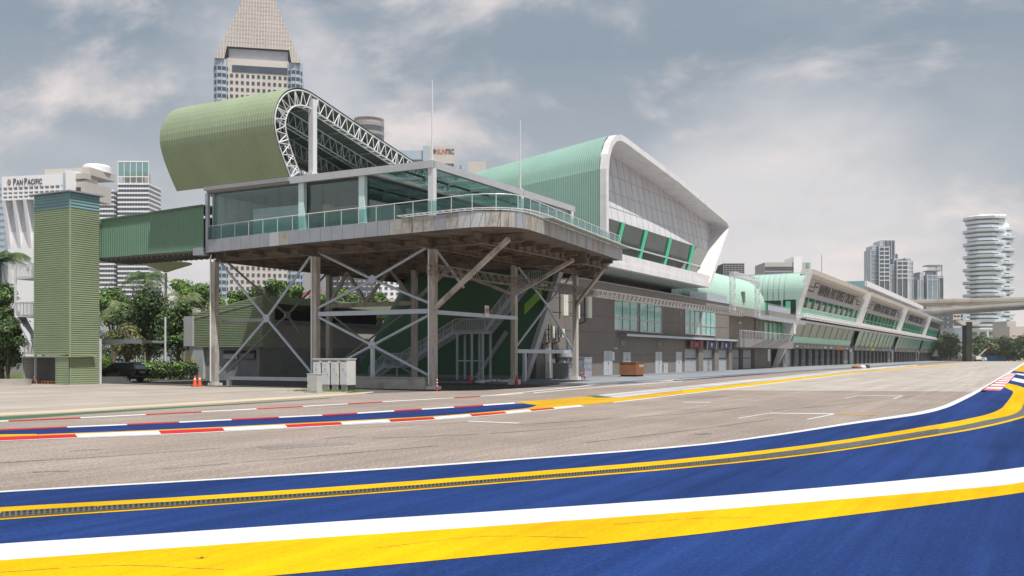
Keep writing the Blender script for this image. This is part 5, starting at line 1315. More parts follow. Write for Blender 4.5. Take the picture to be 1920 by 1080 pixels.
mb.build('emblem', 'sign_red', t)
MB(T).lathe((9, 12, 0), [(16, zR), (16, zR+5), (13, zR+7)], 8).build('roof_cap', 'conc_white', t)
for j in range(9):
    a = math.radians(200+j*20); MB(T).lathe((29*math.cos(a), 8+29*math.sin(a), 0), [(1.5, 4), (1.5, 33)], 8).build('pillar', 'hotel_white', t)
MB(T).lathe((0, 8, 0), [(29.5, 31), (31, 33.2), (31, 35.5), (27, 36)], 16).build('podium_ring', 'hotel_white', t)
for j in range(3): MB(T).lathe((0, 9, 0), [(26, 10+7*j), (26, 13+7*j)], 16).build('podium_band', 'conc_white', t)
MB(T).lathe((0, 9, 0), [(25, 0), (25, 31)], 16).build('podium_glass', 'tower_glass_pale', t)
MB(T).box(14, 30, -22, -10, 2, 8.5).build('canopy', 'hotel_white', t)
# ---------------------------------------------------------------- flyover
def bridge(name, label, a, b, za, zb_, w, h, th, par=1.2):
    p = at(*a); q = at(*b); p.z = 0; q.z = 0; t = thing(name, label, 'bridge', p)
    d = (q-p).normalized(); s_ = Vector((-d.y, d.x, 0)); up = Vector((0, 0, 1))
    A, B = p+up*za, q+up*zb_
    def sec(P): return [P+s_*0+up*(par-.2), P+up*(-h*.35), P+s_*(w*.28)-up*h, P+s_*(w*.72)-up*h, P+s_*w-up*h*.35, P+s_*w+up*(par-.2), P+s_*(w-.4)+up*(par-.2), P+s_*(w-.4), P+s_*.4, P+s_*.4+up*(par-.2)]
    MB(wd).prism(sec(A), sec(B)).build('deck', 'deck_concrete', t, recalc=True)
    MB(wd).prism([A-s_*.12+up*(par-.25), A-s_*.12+up*(-.2), A-s_*.02+up*(-.2), A-s_*.02+up*(par-.25)], [B-s_*.12+up*(par-.25), B-s_*.12+up*(-.2), B-s_*.02+up*(-.2), B-s_*.02+up*(par-.25)]).build('parapet', 'deck_concrete', t, recalc=True)
    mb = MB(wd); n = 50
    for k in range(n+1): c = A.lerp(B, k/n)+up*par; mb.beam(c-up*.3, c+up*.4, .08)
    mb.beam(A+up*(par+.4), B+up*(par+.4), .07); mb.build('parapet_rail', 'white_steel', t)
    return t
fu = bridge('flyover', 'upper concrete flyover deck crossing behind the pit building roof', (1560, HY, 520), (2250, HY, 520), zat(569, 520), zat(552, 520), 18, 2.6, 1)
fl_ = bridge('flyover', 'lower concrete flyover deck carried by the dark mossy pier', (1690, HY, 440), (2250, HY, 400), zat(586, 440), zat(549, 400), 14, 2.0, 1)
pb_ = gr(1819, 677.6); 
MB(wd).box(pb_.x-1.5, pb_.x+.9, pb_.y, pb_.y+4, 0, zat(602, 400)).build('pier', 'pier_green', fl_, origin=tuple(fl_['_o']))
MB(wd).prism([(pb_.x-6, pb_.y+.3, 17.6), (pb_.x+6, pb_.y+.3, 17.6), (pb_.x+3, pb_.y+.3, 15.5), (pb_.x-3, pb_.y+.3, 15.5)], [(pb_.x-6, pb_.y+6, 17.6), (pb_.x+6, pb_.y+6, 17.6), (pb_.x+3, pb_.y+6, 15.5), (pb_.x-3, pb_.y+6, 15.5)]).build('pier_head', 'deck_concrete', fl_, origin=tuple(fl_['_o']), recalc=True)
MB(wd).box(at(1752, HY, 440).x-2, at(1752, HY, 440).x+3, 441, 447, 0, 15).build('pier', 'pier_green', fl_, origin=tuple(fl_['_o']))
def lamp(name, label, p, h, arm=1.6, dirx=1, group=None):
    t = thing(name, label, 'street lamp', p, group)
    p = Vector(p); MB(wd).tube([p, p+Vector((0, 0, h))], .11, 8, .06).build('pole', 'galv', t)
    if arm:
        MB(wd).tube([p+Vector((0, 0, h)), p+Vector((dirx*arm*.6, 0, h+.3)), p+Vector((dirx*arm, 0, h+.3))], .05, 6).build('arm', 'galv', t)
        MB(wd).box(p.x+dirx*arm-.35, p.x+dirx*arm+.35, p.y-.15, p.y+.15, h+.22+p.z, h+.38+p.z).build('lamp_head', 'mark_white', t)
    return t
g0 = 'street lamps beyond the circuit'
lamp('street_lamp', 'thin street lamp with its arm left near the end of the pit building', tuple(gr(1774.5, 675, 0)), 15, 4, -1, g0)
lamp('street_lamp', 'thin pale street lamp standing in front of the trees behind the blue tarpaulin', tuple(gr(1856, 672.3, 0)), 20, 0, 1, g0)
p = gr(310, 711.6); MB(wd).tube([p, p+Vector((0, 0, 5.9))], .09, 8).build('bare_pole', 'white_steel', origin=p); tagit(bpy.data.objects['bare_pole'], 'slim white pole without a lamp on the lawn before the clipped hedge', 'pole')
# ---------------------------------------------------------------- trees
def leafcloud(mb, lobes, n, size, jit=.35):
    for _ in range(n):
        c, r = random.choices(lobes, weights=[l[1][0]*l[1][1] for l in lobes])[0]
        while True:
            d = Vector((random.gauss(0, 1), random.gauss(0, 1), random.gauss(0, 1)))
            if d.length > .01: break
        d.normalize()
        if d.z < -.35 and random.random() < .6: d.z = -d.z
        rad = random.random()**.33*(1+random.uniform(-jit, jit)*.4)
        p = Vector(c)+Vector((d.x*r[0], d.y*r[1], d.z*r[2]))*rad
        nrm_ = (d+Vector((random.uniform(-1, 1), random.uniform(-1, 1), random.uniform(-.4, 1)))*.8).normalized()
        a = nrm_.orthogonal().normalized(); a = Matrix.Rotation(random.random()*6.28, 3, nrm_) @ a; b = nrm_.cross(a)
        s_ = size*random.uniform(.6, 1.3)
        mb.add([p-a*s_, p-b*s_*.45, p+a*s_, p+b*s_*.45], [(0, 1, 2, 3)])
def tree(name, label, pos, h, w, m='leaf_mid', trunk_h=None, nl=11, leaves=2600, size=.2, seed=0, group=None, cat='tree', m2=None, flat=.8, bark='bark'):
    random.seed(seed); pos = Vector(pos); th = trunk_h if trunk_h is not None else h*.35
    t = thing(name, label, cat, pos, group)
    mb = MB(wd); mb.tube([pos, pos+Vector((.05*h*.2, 0, th*.6)), pos+Vector((0, 0, th+.15*(h-th)))], .022*h+.06, 8, .014*h+.03)
    lobes = []
    for k in range(nl):
        a = random.random()*6.28; rr = random.uniform(.15, .72)*w/2; zz_ = th+(h-th)*random.uniform(.12, .82); 
        fr = 1-abs((zz_-th)/(h-th)-.45)*.9; rr *= max(.4, fr)*1.15
        r = w*random.uniform(.17, .27); c = pos+Vector((rr*math.cos(a), rr*math.sin(a), zz_)); lobes.append((c, (r, r, r*flat)))
        if k < 7: mb.tube([pos+Vector((0, 0, th*.75)), (pos+Vector((0, 0, th)))*.5+c*.5, c], .011*h+.02, 5, .02)
    lobes.append((pos+Vector((0, 0, th+(h-th)*.55)), (w*.26, w*.26, (h-th)*.36)))
    mb.build('trunk', bark, t)
    leaves = int(leaves*1.7); cm = MB(wd); leafcloud(cm, lobes, int(leaves*(.72 if m2 else 1)), size); cr_ = cm.build('crown', m, t)
    if m2: cm = MB(wd); leafcloud(cm, lobes, int(leaves*.28), size); cm.build('leaves', m2, cr_)  # second leaf tone mixed in as crown highlights, painted by colour
    return t
def palm(label, pos, h, fl_len=2.6, n=16, m='palm_leaf', seed=1, group=None, name='palm_tree'):
    random.seed(seed); pos = Vector(pos); t = thing(name, label, 'palm tree', pos, group)
    MB(wd).tube([pos, pos+Vector((.1, 0, h*.5)), pos+Vector((0, 0, h))], .17, 8, .11).build('trunk', 'palm_bark', t)
    for k in range(n):
        a = 2*math.pi*k/n+random.uniform(-.2, .2); el = random.uniform(.1, 1.1); mb = MB(wd); pts = []
        for q in range(9):
            s_ = q/8; r = fl_len*s_*math.cos(el*.7)*1.0; z = fl_len*(math.sin(el)*s_-1.05*s_*s_*(.75+.2*(1-el)))
            pts.append(pos+Vector((r*math.cos(a), r*math.sin(a), h+z)))
        mb.tube(pts, .03, 4, .01); side = Vector((-math.sin(a), math.cos(a), 0))
        for q in range(1, 9):
            for f in (0, .33, .66):
                p = pts[q-1].lerp(pts[q], f); d = (pts[q]-pts[q-1]).normalized(); Ls = fl_len*.27*math.sin(math.pi*min(1, (q+f)/8.6))**.6+.08
                for sg in (-1, 1):
                    e = p+side*sg*Ls*.75+d*Ls*.55+Vector((0, 0, -Ls*.5)); mb.add([p, p+d*.09, e+d*.02, e], [(0, 1, 2, 3)])
        mb.build('frond', m, t)
    return t
def gp(px, Y): q = at(px, HY, Y); q.z = 0; return q
def hY(ytop, Y): return zat(ytop, Y)
# left edge
tree('shrub_tree', 'tall ivy-like dark tree filling the left edge beside the balcony stair', gp(2, 80), 9.3, 4.4, 'leaf_dark', .6, 16, 6500, .15, 3, m2='leaf_bright')
tree('shrub', 'dense leafy bush under the left edge tree beside the shed', gp(14, 78.5), 6.2, 4.0, 'leaf_dark', .3, 12, 5500, .13, 4, m2='leaf_mid', cat='shrub')
palm('palm with arching fronds rising over the left edge tree', gp(0, 84), 10.6, 3.4, 18, 'palm_leaf', 5)
g = 'trees between the stair tower and the grey utility building'
tree('broadleaf_tree', 'spreading bright tree with open limbs right beside the stair tower', gp(212, 118), hY(521, 118), 6.8, 'leaf_mid', 5.2, 12, 3600, .22, 12, g, m2='leaf_bright', flat=.6)
tree('broadleaf_tree', 'largest dark rounded tree in the middle behind the slim white pole', gp(276, 98), hY(535, 98), 7.0, 'leaf_dark', 2.4, 16, 7000, .17, 13, g, m2='leaf_mid', flat=1.0)
tree('broadleaf_tree', 'dark green tree with visible thin trunk just left of the grey utility building', gp(333, 94), hY(556, 94), 4.4, 'leaf_dark', 2.3, 12, 4500, .16, 14, g, m2='leaf_bright')
tree('broadleaf_tree', 'low reddish tinged tree above the black car', gp(238, 92), hY(600, 92), 4.2, 'leaf_olive', 1.5, 9, 2600, .15, 15, g, m2='leaf_mid')
tree('broadleaf_tree', 'small bright green shrub tree beside the black car bonnet', gp(190, 90), hY(662, 90), 2.6, 'leaf_bright', .4, 6, 1500, .12, 16, g)
tree('broadleaf_tree', 'round bright tree behind the round canopy pole', gp(350, 140), hY(515, 140), 5.4, 'leaf_bright', 7.5, 7, 2600, .22, 17, g, m2='leaf_mid', flat=.7)
tree('broadleaf_tree', 'bright tree behind the leftmost steel column', gp(388, 135), hY(521, 135), 4.8, 'leaf_mid', 6.5, 7, 2400, .22, 18, g, m2='leaf_bright', flat=.8)
tree('broadleaf_tree', 'bright low tree just right of the leftmost steel column', gp(412, 130), hY(545, 130), 4.0, 'leaf_bright', 5.5, 6, 1800, .22, 19, g, flat=.8)
palm('palm with drooping fronds above the largest dark tree', gp(272, 108), hY(520, 108), 3.2, 16, 'palm_leaf', 6)
palm('pale feathery palm left of the largest dark tree', gp(232, 104), hY(575, 104), 3.0, 18, 'palm_pale', 7)
palm('yellow green palm right of the round canopy pole', gp(345, 120), hY(560, 120), 3.2, 16, 'palm_pale', 8)
g = 'trees on the rise behind the utility building'
for i, (px, yt, w, Y_, m1, m2, lb) in enumerate(((447, 545, 3.6, 150, 'leaf_mid', 'leaf_bright', 'small clipped tree left of the brace hub against the stone tower'), (478, 530, 4.6, 152, 'leaf_mid', 'leaf_dark', 'medium tree in front of the stone tower beside the sheet roof peak'), (508, 521, 5.0, 155, 'leaf_mid', 'leaf_bright', 'tallest tree in front of the stone tower'),
        (535, 523, 4.6, 156, 'leaf_dark', 'leaf_bright', 'tree in front of the right corner of the stone tower'), (556, 533, 3.6, 150, 'leaf_mid', 'leaf_bright', 'rounded tree left of the second steel column'), (612, 540, 5.6, 150, 'leaf_bright', 'leaf_mid', 'bright tree just right of the second steel column'),
        (645, 536, 5.6, 160, 'leaf_mid', 'leaf_bright', 'tree below the dark glass block beneath the terrace'), (675, 545, 5.4, 160, 'leaf_dark', 'leaf_mid', 'darker tree left of the leaning green wall'), (712, 540, 5.2, 162, 'leaf_mid', 'leaf_bright', 'tree partly hidden by the leaning green wall'))):
    tree('clipped_tree', lb, gp(px, Y_), hY(yt, Y_), w, m1, hY(yt, Y_)-w*1.1, 8, 2300, .24, 30+i, g, m2=m2)
hd = thing('clipped_hedge', 'low glossy hedge on the lawn behind the white pole', 'hedge', gp(318, 88)); random.seed(44)
mb = MB(wd); a, b = gp(268, 86), gp(358, 90); leafcloud(mb, [(a.lerp(b, k/14)+Vector((0, random.uniform(-.4, .4), .85)), (.75, .8, .85)) for k in range(15)], 5200, .12); mb.build('foliage', 'leaf_dark', hd)
random.seed(45); mb = MB(wd); leafcloud(mb, [(a.lerp(b, k/14)+Vector((0, random.uniform(-.4, .2), 1.0)), (.75, .8, .8)) for k in range(15)], 2200, .12); mb.build('bright_foliage', 'leaf_bright', hd)
# far trees, right
g = 'trees beyond the end of the circuit'
far = [(1781, 622, 19, 420, 'roundest dark tree just past the end of the pit building'), (1804, 640, 17, 440, 'paler tree behind the low hut left of the pier'), (1835, 633, 21, 430, 'tree directly right of the flyover pier'), (1858, 640, 20, 450, 'tree in front of the stacked tower between two others'), (1880, 630, 16, 425, 'tall narrow tree below the podium of the stacked tower'),
       (1900, 655, 22, 440, 'low tree right of the stacked tower podium'), (1922, 634, 20, 420, 'tree cut by the right edge of the view'), (1765, 650, 14, 470, 'low tree showing behind the last garage'), (1950, 640, 24, 430, 'tree outside the right edge of the stripes'), (1819, 648, 18, 470, 'low tree hidden partly by the flyover pier'), (1870, 655, 20, 440, 'low pale tree behind the blue tarpaulin'), (1990, 640, 26, 440, 'far right tree past the flyover')]
for i, (px, yt, w, Y_, lb) in enumerate(far):
    tree('broadleaf_tree', lb, gp(px, Y_), hY(yt, Y_), w*.72, 'leaf_far', 2.0, 12, 2000, .62, 60+i, g, m2='leaf_mid', flat=.9)
random.seed(77); mb = MB(wd)
leafcloud(mb, [(gp(1700+k*13, 600)+Vector((0, 0, 5)), (9, 8, random.uniform(6, 10))) for k in range(40)], 9000, 1.2); o = mb.build('distant_woods', 'leaf_far'); o['kind'] = 'stuff'
random.seed(78); mb = MB(wd)
leafcloud(mb, [(gp(150+k*16, 190)+Vector((0, 0, random.uniform(1, 5))), (4, 4, random.uniform(2.5, 4))) for k in range(44)], 11000, .4); o = mb.build('distant_shrubbery', 'leaf_dark'); o['kind'] = 'stuff'
# ---------------------------------------------------------------- grey utility building with ribbed sheet front
ub = thing('utility_building', 'grey utility building with an olive ribbed sheet gable behind the terrace columns', 'building', uv(65, -66))
def bu(name, m, u0, u1, v0, v1, z0, z1, parent=None): return MB().box(u0, u1, v0, v1, z0, z1).build(name, m, parent or ub)
fv = lambda x: front(x, 650, 65)[0]
a, b = fv(367), -61.3
bu('base_wall', 'grey_wall', 65.2, 86, fv(353), -62.0, 0, 3.0)
# gable: ribbed sheet with sloping top
mb = MB(); n = 24; zl, zr = 6.15, 7.6
R = []
for k in range(29):
    z = 3.02+k*.16
    for f, o_ in ((0, 0), (.3, 1), (.6, 1), (.85, 0)): R.append((z+f*.16, o_*.06))
def top_at(v): return zl+(zr-zl)*(v-a)/(b-a)
rows = []
for z, o_ in R:
    if z < zl: vs = a
    else: vs = a+(z-zl)/(zr-zl)*(b-a)
    if z <= zr: rows.append([(64.9-o_, vs, z), (64.9-o_, b, z)])
mb.grid(rows); mb.build('gable_sheet', 'olive_sheet', ub)
bu('gable_back', 'olive_trim', 64.96, 65.2, a, b, 3.0, zl-.05)
MB().prism([(64.85, a, zl), (64.85, b, zr), (64.85, b, zr+.12), (64.85, a, zl+.12)], [(90, a-1, zl), (90, b, zr), (90, b, zr+.12), (90, a-1, zl+.12)]).build('roof', 'olive_trim', ub, recalc=True)
MB().beam((64.83, a, zl-.35), (64.83, b, zr-.45), .05, .1).build('flashing', 'olive_trim', ub)
bu('gable_return', 'olive_trim', 64.9, 66.4, b-.02, b+.02, 2.9, zr)
bu('roof_fascia', 'olive_trim', 66.4, 90, -62.0, b+.1, zr-.55, zr+.1)
bu('side_wall', 'taupe_bounce', 66.5, 88, -63.0, -62.2, 0, 5.4)
bu('side_recess_shade', 'dark_recess', 66.5, 88, -66.0, -65.9, 5.2, 7.2)  # black sheet paints the shadow in the open strip below the roof
bu('wall_lintel', 'grey_wall', 66.4, 88, -63.0, -62.05, 5.2, 5.6)
bu('front_pier', 'pale_grey', 64.6, 66, fv(350.5), fv(366.3), 3.15, 6.0)
d = bu('steel_door', 'door_grey', 64.9, 65.2, fv(356), fv(382), .05, 3.1); bu('warning_label', 'mark_yellow', 64.87, 64.9, fv(360), fv(364), 1.55, 2.1, d); bu('handle', 'mark_dark', 64.85, 64.9, fv(367), fv(368), 1.35, 1.6, d); bu('lock', 'mark_dark', 64.85, 64.9, fv(366.5), fv(369.5), 1.05, 1.13, d)
for x0, x1 in ((419, 444.5), (450.5, 477)):
    w = bu('vent_window', 'dark_recess', 65.0, 65.22, fv(x0), fv(x1), 1.95, 2.75); mb = MB()
    for k in range(5): mb.box(64.98, 65.06, fv(x0), fv(x1), 1.98+k*.10, 2.05+k*.10)
    mb.build('louvre', 'grey_wall', w)
for k, (q0, q1) in enumerate(((67.2, 70.2), (70.6, 74), (74.6, 78), (78.4, 82), (82.4, 86))):
    d = bu('steel_door', 'grey_wall', q0, q1, -62.2, -62.1, .2, 2.9); bu('door_rail', 'dark_recess', q0, q1, -62.1, -62.07, 1.3, 1.36, d); bu('door_rail', 'dark_recess', q0, q1, -62.1, -62.07, 2.8, 2.9, d)
    if k in (0, 2): bu('notice', 'mark_white', (q0+q1)/2-.3, (q0+q1)/2+.3, -62.1, -62.06, 1.4, 2.15, d)
    bu('bolt', 'mark_dark', q1-.5, q1-.3, -62.1, -62.02, .9, 1.5, d)
fn = thing('barrier_railing', 'white barred railing in the dark passage left of the leaning green wall', 'railing', uv(80, -60))
mb = MB()
for k in range(36): mb.beam((80, -64.2+k*.15, .5), (80, -64.2+k*.15, 2.2), .03 if k % 9 else .08)
for z in (.7, 2.2): mb.beam((80, -64.2, z), (80, -58.9, z), .06)
mb.build('rails', 'white_steel', fn)
MB().box(79.6, 80.4, -64.3, -58.8, .05, .55).build('base', 'concrete', fn)
nb_ = thing('notice_board', 'dark notice board with pale sheets on the wall behind the braces', 'sign', uv(84, -62))
MB().box(83.2, 86.2, -62.03, -61.98, 2.9, 4.9).build('panel', 'mark_dark', nb_)
for q, z0_, z1_ in ((83.5, 3.0, 4.0), (84.8, 3.3, 4.7)): MB().box(q, q+.9, -61.98, -61.96, z0_, z1_).build('sheet', 'pale_grey', nb_)
# ---------------------------------------------------------------- round canopy and low structures behind left trees
rc = thing('round_canopy', 'cream inverted cone canopy on a slim mast above the trees', 'canopy', gp(311, 150)); zc = zat(500, 150); p = gp(311, 150)
MB(wd).lathe(tuple(p), [(.22, 0), (.2, zc-1)], 10).build('mast', 'mark_grey', rc)
MB(wd).lathe(tuple(p), [(.25, zc-.9), (1.0, zc-.6), (3.9, zc+.45), (3.95, zc+.6), (.4, zc+.75)], 28).build('cone_roof', 'canopy_cream', rc)
block('low_building', 'low white podium building showing in gaps behind the left trees', 150, 470, 585, 230, 'pale_grey', 'tower_glass_pale', 6, 4, 3.5, 1.6, lim=60)
block('low_building', 'pale raised road parapet behind the clipped trees', 330, 780, 560, 260, 'hotel_beige')
cr_ = thing('red_crane', 'small red lattice crane arm over the roof by the second column', 'crane', gp(575, 200)); p = gp(573, 200); q = zat(558, 200)
MB(wd).truss(p+Vector((-2, 0, q)), p+Vector((3.2, 0, q+1.9)), .6, .6, .9, .09).build('arm', 'red_frame', cr_); MB(wd).box(p.x-3, p.x+3, p.y-1, p.y+1, q-1.2, q-.5).build('base', 'red_frame', cr_); MB(wd).box(p.x-.3, p.x+.3, p.y-.3, p.y+.3, 0, q-1).build('mast', 'mark_grey', cr_)
for i, (x, yt, Y_, lb) in enumerate(((639, 500, 170, 'white flag-like lamp pole between the braces below the dark glass block'), (687.5, 547, 170, 'short white lamp pole beside the leaning green wall'), (256, 518, 150, 'white pole rising over the left trees'))):
    lamp('tall_pole', lb, tuple(gp(x, Y_)), zat(yt, Y_), 0)
cp = thing('car_shelter', 'flat steel shelter roof hung by a stay beside the stair tower', 'shelter', uv(54, -66))
a, b = at(183, 640, 80), at(275, 644, 80)
MB(wd).box(a.x, b.x, 79, 84, 3.35, 3.55).build('roof', 'galv', cp); MB(wd).box(a.x, b.x+.02, 78.9, 79, 3.25, 3.6).build('gutter', 'steel_blue', cp)
MB(wd).tube([(a.x+1.0, 80, 5.3), (a.x+3.1, 80, 3.55)], .025, 5).build('stay', 'galv', cp); MB(wd).box(a.x-.05, a.x+.1, 79, 79.15, 0, 3.35).build('post', 'white_steel', cp)
MB(wd).box(a.x, a.x+.15, 80, 80.15, 0, 5.4).build('post', 'white_steel', cp)
mb = MB(wd); p = gr(183, 719.3)
mb.box(p.x, p.x+2.1, p.y-.1, p.y+.4, 0, .55); mb.box(p.x+2.1, p.x+2.35, p.y-.1, p.y+.4, 0, .4); mb.box(p.x+2.35, p.x+2.6, p.y-.1, p.y+.4, 0, .22)
tagit(mb.build('low_wall', 'concrete_dark', origin=tuple(p)), 'low dark stepped concrete wall in front of the black car', 'wall')
p = gp(270, 100); tagit(MB(wd).box(p.x-6, p.x+7, 100, 100.4, 0, 1.5).build('boundary_wall', 'hotel_beige', origin=tuple(p)), 'low beige boundary wall glimpsed behind the trees', 'wall')
p = gr(28, 722.5); tagit(MB(wd).box(p.x-3.5, p.x+.5, p.y+1.0, p.y+1.5, 0, .45).build('kerb_wall', 'concrete', origin=tuple(p)), 'low concrete edging below the bushes left of the shed', 'wall')
# ---------------------------------------------------------------- cars
def car(name, label, pos, hd, paint='car_paint', group=None):
    t = thing(name, label, 'car', (0, 0, 0), group)
    T = lambda x, y, z: Vector((x, y, z))            # x forward, y left
    prof = [(-2.28, .42, .78), (-2.34, .75, .86), (-2.30, 1.02, .87), (-2.18, 1.12, .84), (-1.92, 1.52, .66), (-1.5, 1.66, .62), (0.1, 1.66, .62), (.95, 1.18, .80), (1.2, 1.10, .84), (2.0, .98, .82), (2.3, .78, .72), (2.36, .45, .66), (1.9, .30, .80), (-1.9, .30, .80)]
    # lofted shell: side outline scaled inwards towards the roof
    half = []
    mb = MB(T); n = len(prof)
    L = [(x, -w, z) for x, z, w in prof]; R = [(x, w, z) for x, z, w in prof]
    ci = [(x, -w*.72, z+(.05 if z > 1 else 0)) for x, z, w in prof]; cj = [(x, w*.72, z+(.05 if z > 1 else 0)) for x, z, w in prof]
    mb.add(L+ci+cj+R, [(i, (i+1) % n, n+(i+1) % n, n+i) for i in range(n)]+[(n+i, n+(i+1) % n, 2*n+(i+1) % n, 2*n+i) for i in range(n)]+[(2*n+i, 2*n+(i+1) % n, 3*n+(i+1) % n, 3*n+i) for i in range(n)])
    for s0 in (0, 3*n):
        body = [0, 1, 2, 3, 8, 9, 10, 11, 12, 13]; cab = [3, 4, 5, 6, 7, 8]
        mb.f += [tuple(s0+i for i in body), tuple(s0+i for i in cab)]
    bd = mb.build('body', paint, t, recalc=True)
    for sg in (-1, 1):
        MB(T).add([(-1.7, sg*.83, 1.16), (-1.55, sg*.68, 1.52), (-.35, sg*.66, 1.56), (-.35, sg*.84, 1.16)], [(0, 1, 2, 3)]).build('side_window', 'car_glass', t)
        MB(T).add([(-.28, sg*.84, 1.16), (-.28, sg*.66, 1.56), (.1, sg*.67, 1.54), (.8, sg*.83, 1.16)], [(0, 1, 2, 3)]).build('side_window', 'car_glass', t)
        MB(T).box(-2.37, -2.2, sg*.82-.14, sg*.82+.06, .92, 1.12).build('tail_light', 'tail_red', t)
        MB(T).box(2.1, 2.33, sg*.62-.15, sg*.62+.12, .68, .82).build('headlight', 'mark_white', t)
        MB(T).box(.62, .85, sg*.97-.1, sg*.97+.1, 1.08, 1.22).build('mirror', paint, t)
        for x in (-1.38, 1.42):
            w = MB(T).tube([(x, sg*.68, .34), (x, sg*.93, .34)], .345, 20).build('wheel', 'tyre', t)
            MB(T).tube([(x, sg*.925, .34), (x, sg*.945, .34)], .22, 12).build('rim', 'mark_grey', w)
    MB(T).add([(-2.225, -.66, 1.14), (-2.225, .66, 1.14), (-1.96, .56, 1.5), (-1.96, -.56, 1.5)], [(0, 1, 2, 3)]).build('rear_window', 'tower_glass_pale', t)
    MB(T).box(-2.38, -2.3, -.28, .28, .78, .92).build('number_plate', 'pale_grey', t)
    MB(T).box(-2.42, -2.2, -.86, .86, .40, .58).build('bumper', 'mark_dark', t)
    MB(T).box(-2.39, -2.30, -.5, .5, .98, 1.02).build('trim_strip', 'chrome', t)
    t.location = pos; t.rotation_euler = (0, 0, hd); return t
pc_ = gr(247, 716.5)
car('parked_car', 'black estate car parked with its rear towards the yard beside the stair tower', (pc_.x-1.2, pc_.y+.6, 0), math.radians(160))
pp = gr(1889, 671.9)
g = 'cars far beyond the circuit'
car('parked_car', 'white car on the far grass beside the blue tarpaulin', (gp(1839, 420).x, 420, 0), math.radians(170), 'mark_white', g)
tp = thing('blue_tarpaulin', 'bright blue low tarpaulin covered stack on the far grass', 'tarpaulin', gp(1865, 430)); p = gp(1865, 430)
MB(wd).prism([(p.x-5.6, 428, 0), (p.x+4.8, 428, 0), (p.x+4.8, 434, 0), (p.x-5.6, 434, 0)], [(p.x-4.4, 429, 2.5), (p.x+4.4, 429, 2.5), (p.x+4.4, 433, 2.5), (p.x-4.4, 433, 2.5)]).build('cover', 'blue_tarp', tp, recalc=True)
mb = MB(wd)
for k in range(9): mb.beam((p.x-4.3+k*1.05, 428.1, .3), (p.x-4.1+k*1.02, 428.9, 2.4), .16)
mb.build('folds', 'tower_band', tp)
hu = thing('low_hut', 'low hut with wide green hipped roof left of the flyover pier', 'hut', gp(1800, 430)); p = gp(1800, 430)
MB(wd).box(p.x-9, p.x+8, 428, 438, 0, 2.2).build('wall', 'hotel_beige', hu)
MB(wd).prism([(p.x-11, 426, 2.2), (p.x+10, 426, 2.2), (p.x+10, 440, 2.2), (p.x-11, 440, 2.2)], [(p.x-6, 431, 8), (p.x+8, 431, 8), (p.x+8, 435, 8), (p.x-6, 435, 8)]).build('roof', 'hut_roof', hu, recalc=True)
dg = thing('excavator', 'small white and red excavator with raised arm on the far grass', 'excavator', gp(1835, 415)); p = gp(1834, 415)
MB(wd).box(p.x-1.4, p.x+1.4, 414, 416, 0, .8).build('tracks', 'tyre', dg); MB(wd).box(p.x-1.3, p.x+1.0, 414.1, 416, .8, 2.2).build('cab', 'mark_white', dg); MB(wd).beam((p.x-.5, 415, 1.6), (p.x+3.4, 415, 5.2), .4).build('boom', 'hotel_beige', dg); MB(wd).beam((p.x+3.4, 415, 5.2), (p.x+5.0, 415, 6.4), .3).build('stick', 'red_frame', dg)
bsh = thing('potted_bush', 'small dark round bush on the pale apron beyond the last garage', 'bush', gr(1779, 675.6)); p = gr(1779, 675.6); random.seed(9)
mb = MB(wd); leafcloud(mb, [(p+Vector((0, 0, 2.6)), (1.9, 1.7, 2.0)), (p+Vector((-.5, 0, 4.0)), (1.2, 1.2, 1.0))], 700, .4); mb.build('foliage', 'leaf_dark', bsh); MB(wd).tube([p, p+Vector((0, 0, 1.6))], .3, 8).build('stem', 'bark', bsh)
# ---------------------------------------------------------------- roadside cabinets
kc = gr(622, 732.2); d1 = Vector((UX, UY, 0)); d2 = Vector((VX, VY, 0))
o0 = uv(*[round(x, 3) for x in (kc.x*UX+kc.y*UY, kc.x*VX+kc.y*VY)])
ku, kv = kc.x*UX+kc.y*UY, kc.x*VX+kc.y*VY
cabs = ['leftmost of four tall white power cabinets beside the small grey cabinet', 'second from left of four tall white power cabinets', 'third from left of four tall white power cabinets', 'rightmost of four tall white power cabinets with a plain cream flank']
for i in range(4):
    v0 = kv-1.55+i*.70; t = thing('power_cabinet', cabs[i], 'cabinet', uv(ku, v0+.3), 'power cabinets in a row')
    u0 = ku+.05*i
    MB().box(u0, u0+.9, v0, v0+.56, .36, 2.0).build('body', 'cabinet_white', t)
    MB().box(u0-.02, u0, v0+.03, v0+.50, .40, 1.88).build('door', 'cabinet_face', t)
    MB().box(u0-.03, u0-.02, v0+.03, v0+.50, 1.86, 1.92).build('hinge_shade', 'mark_dark', t)
    MB().box(u0+.05, u0+.85, v0+.04, v0+.52, 0, .36).build('plinth', 'concrete', t); MB().box(u0+.1, u0+.8, v0+.52, v0+.60, 0, .36).build('plinth_gap', 'mark_dark', t)
    MB().box(u0-.05, u0+.94, v0-.03, v0+.60, 2.0, 2.06).build('lid', 'cabinet_white', t)
    for zz in (1.62, 1.38, 1.30): MB().box(u0-.028, u0-.02, v0+.2, v0+.33, zz, zz+.03).build('label', 'mark_grey', t)
    MB().box(u0-.04, u0-.02, v0+.45, v0+.48, 1.0, 1.08).build('handle', 'mark_dark', t)
p = gr(585, 737); su, sv = p.x*UX+p.y*UY, p.x*VX+p.y*VY
t = thing('junction_cabinet', 'small weathered grey cabinet standing in front of the tall white cabinets', 'cabinet', uv(su, sv))
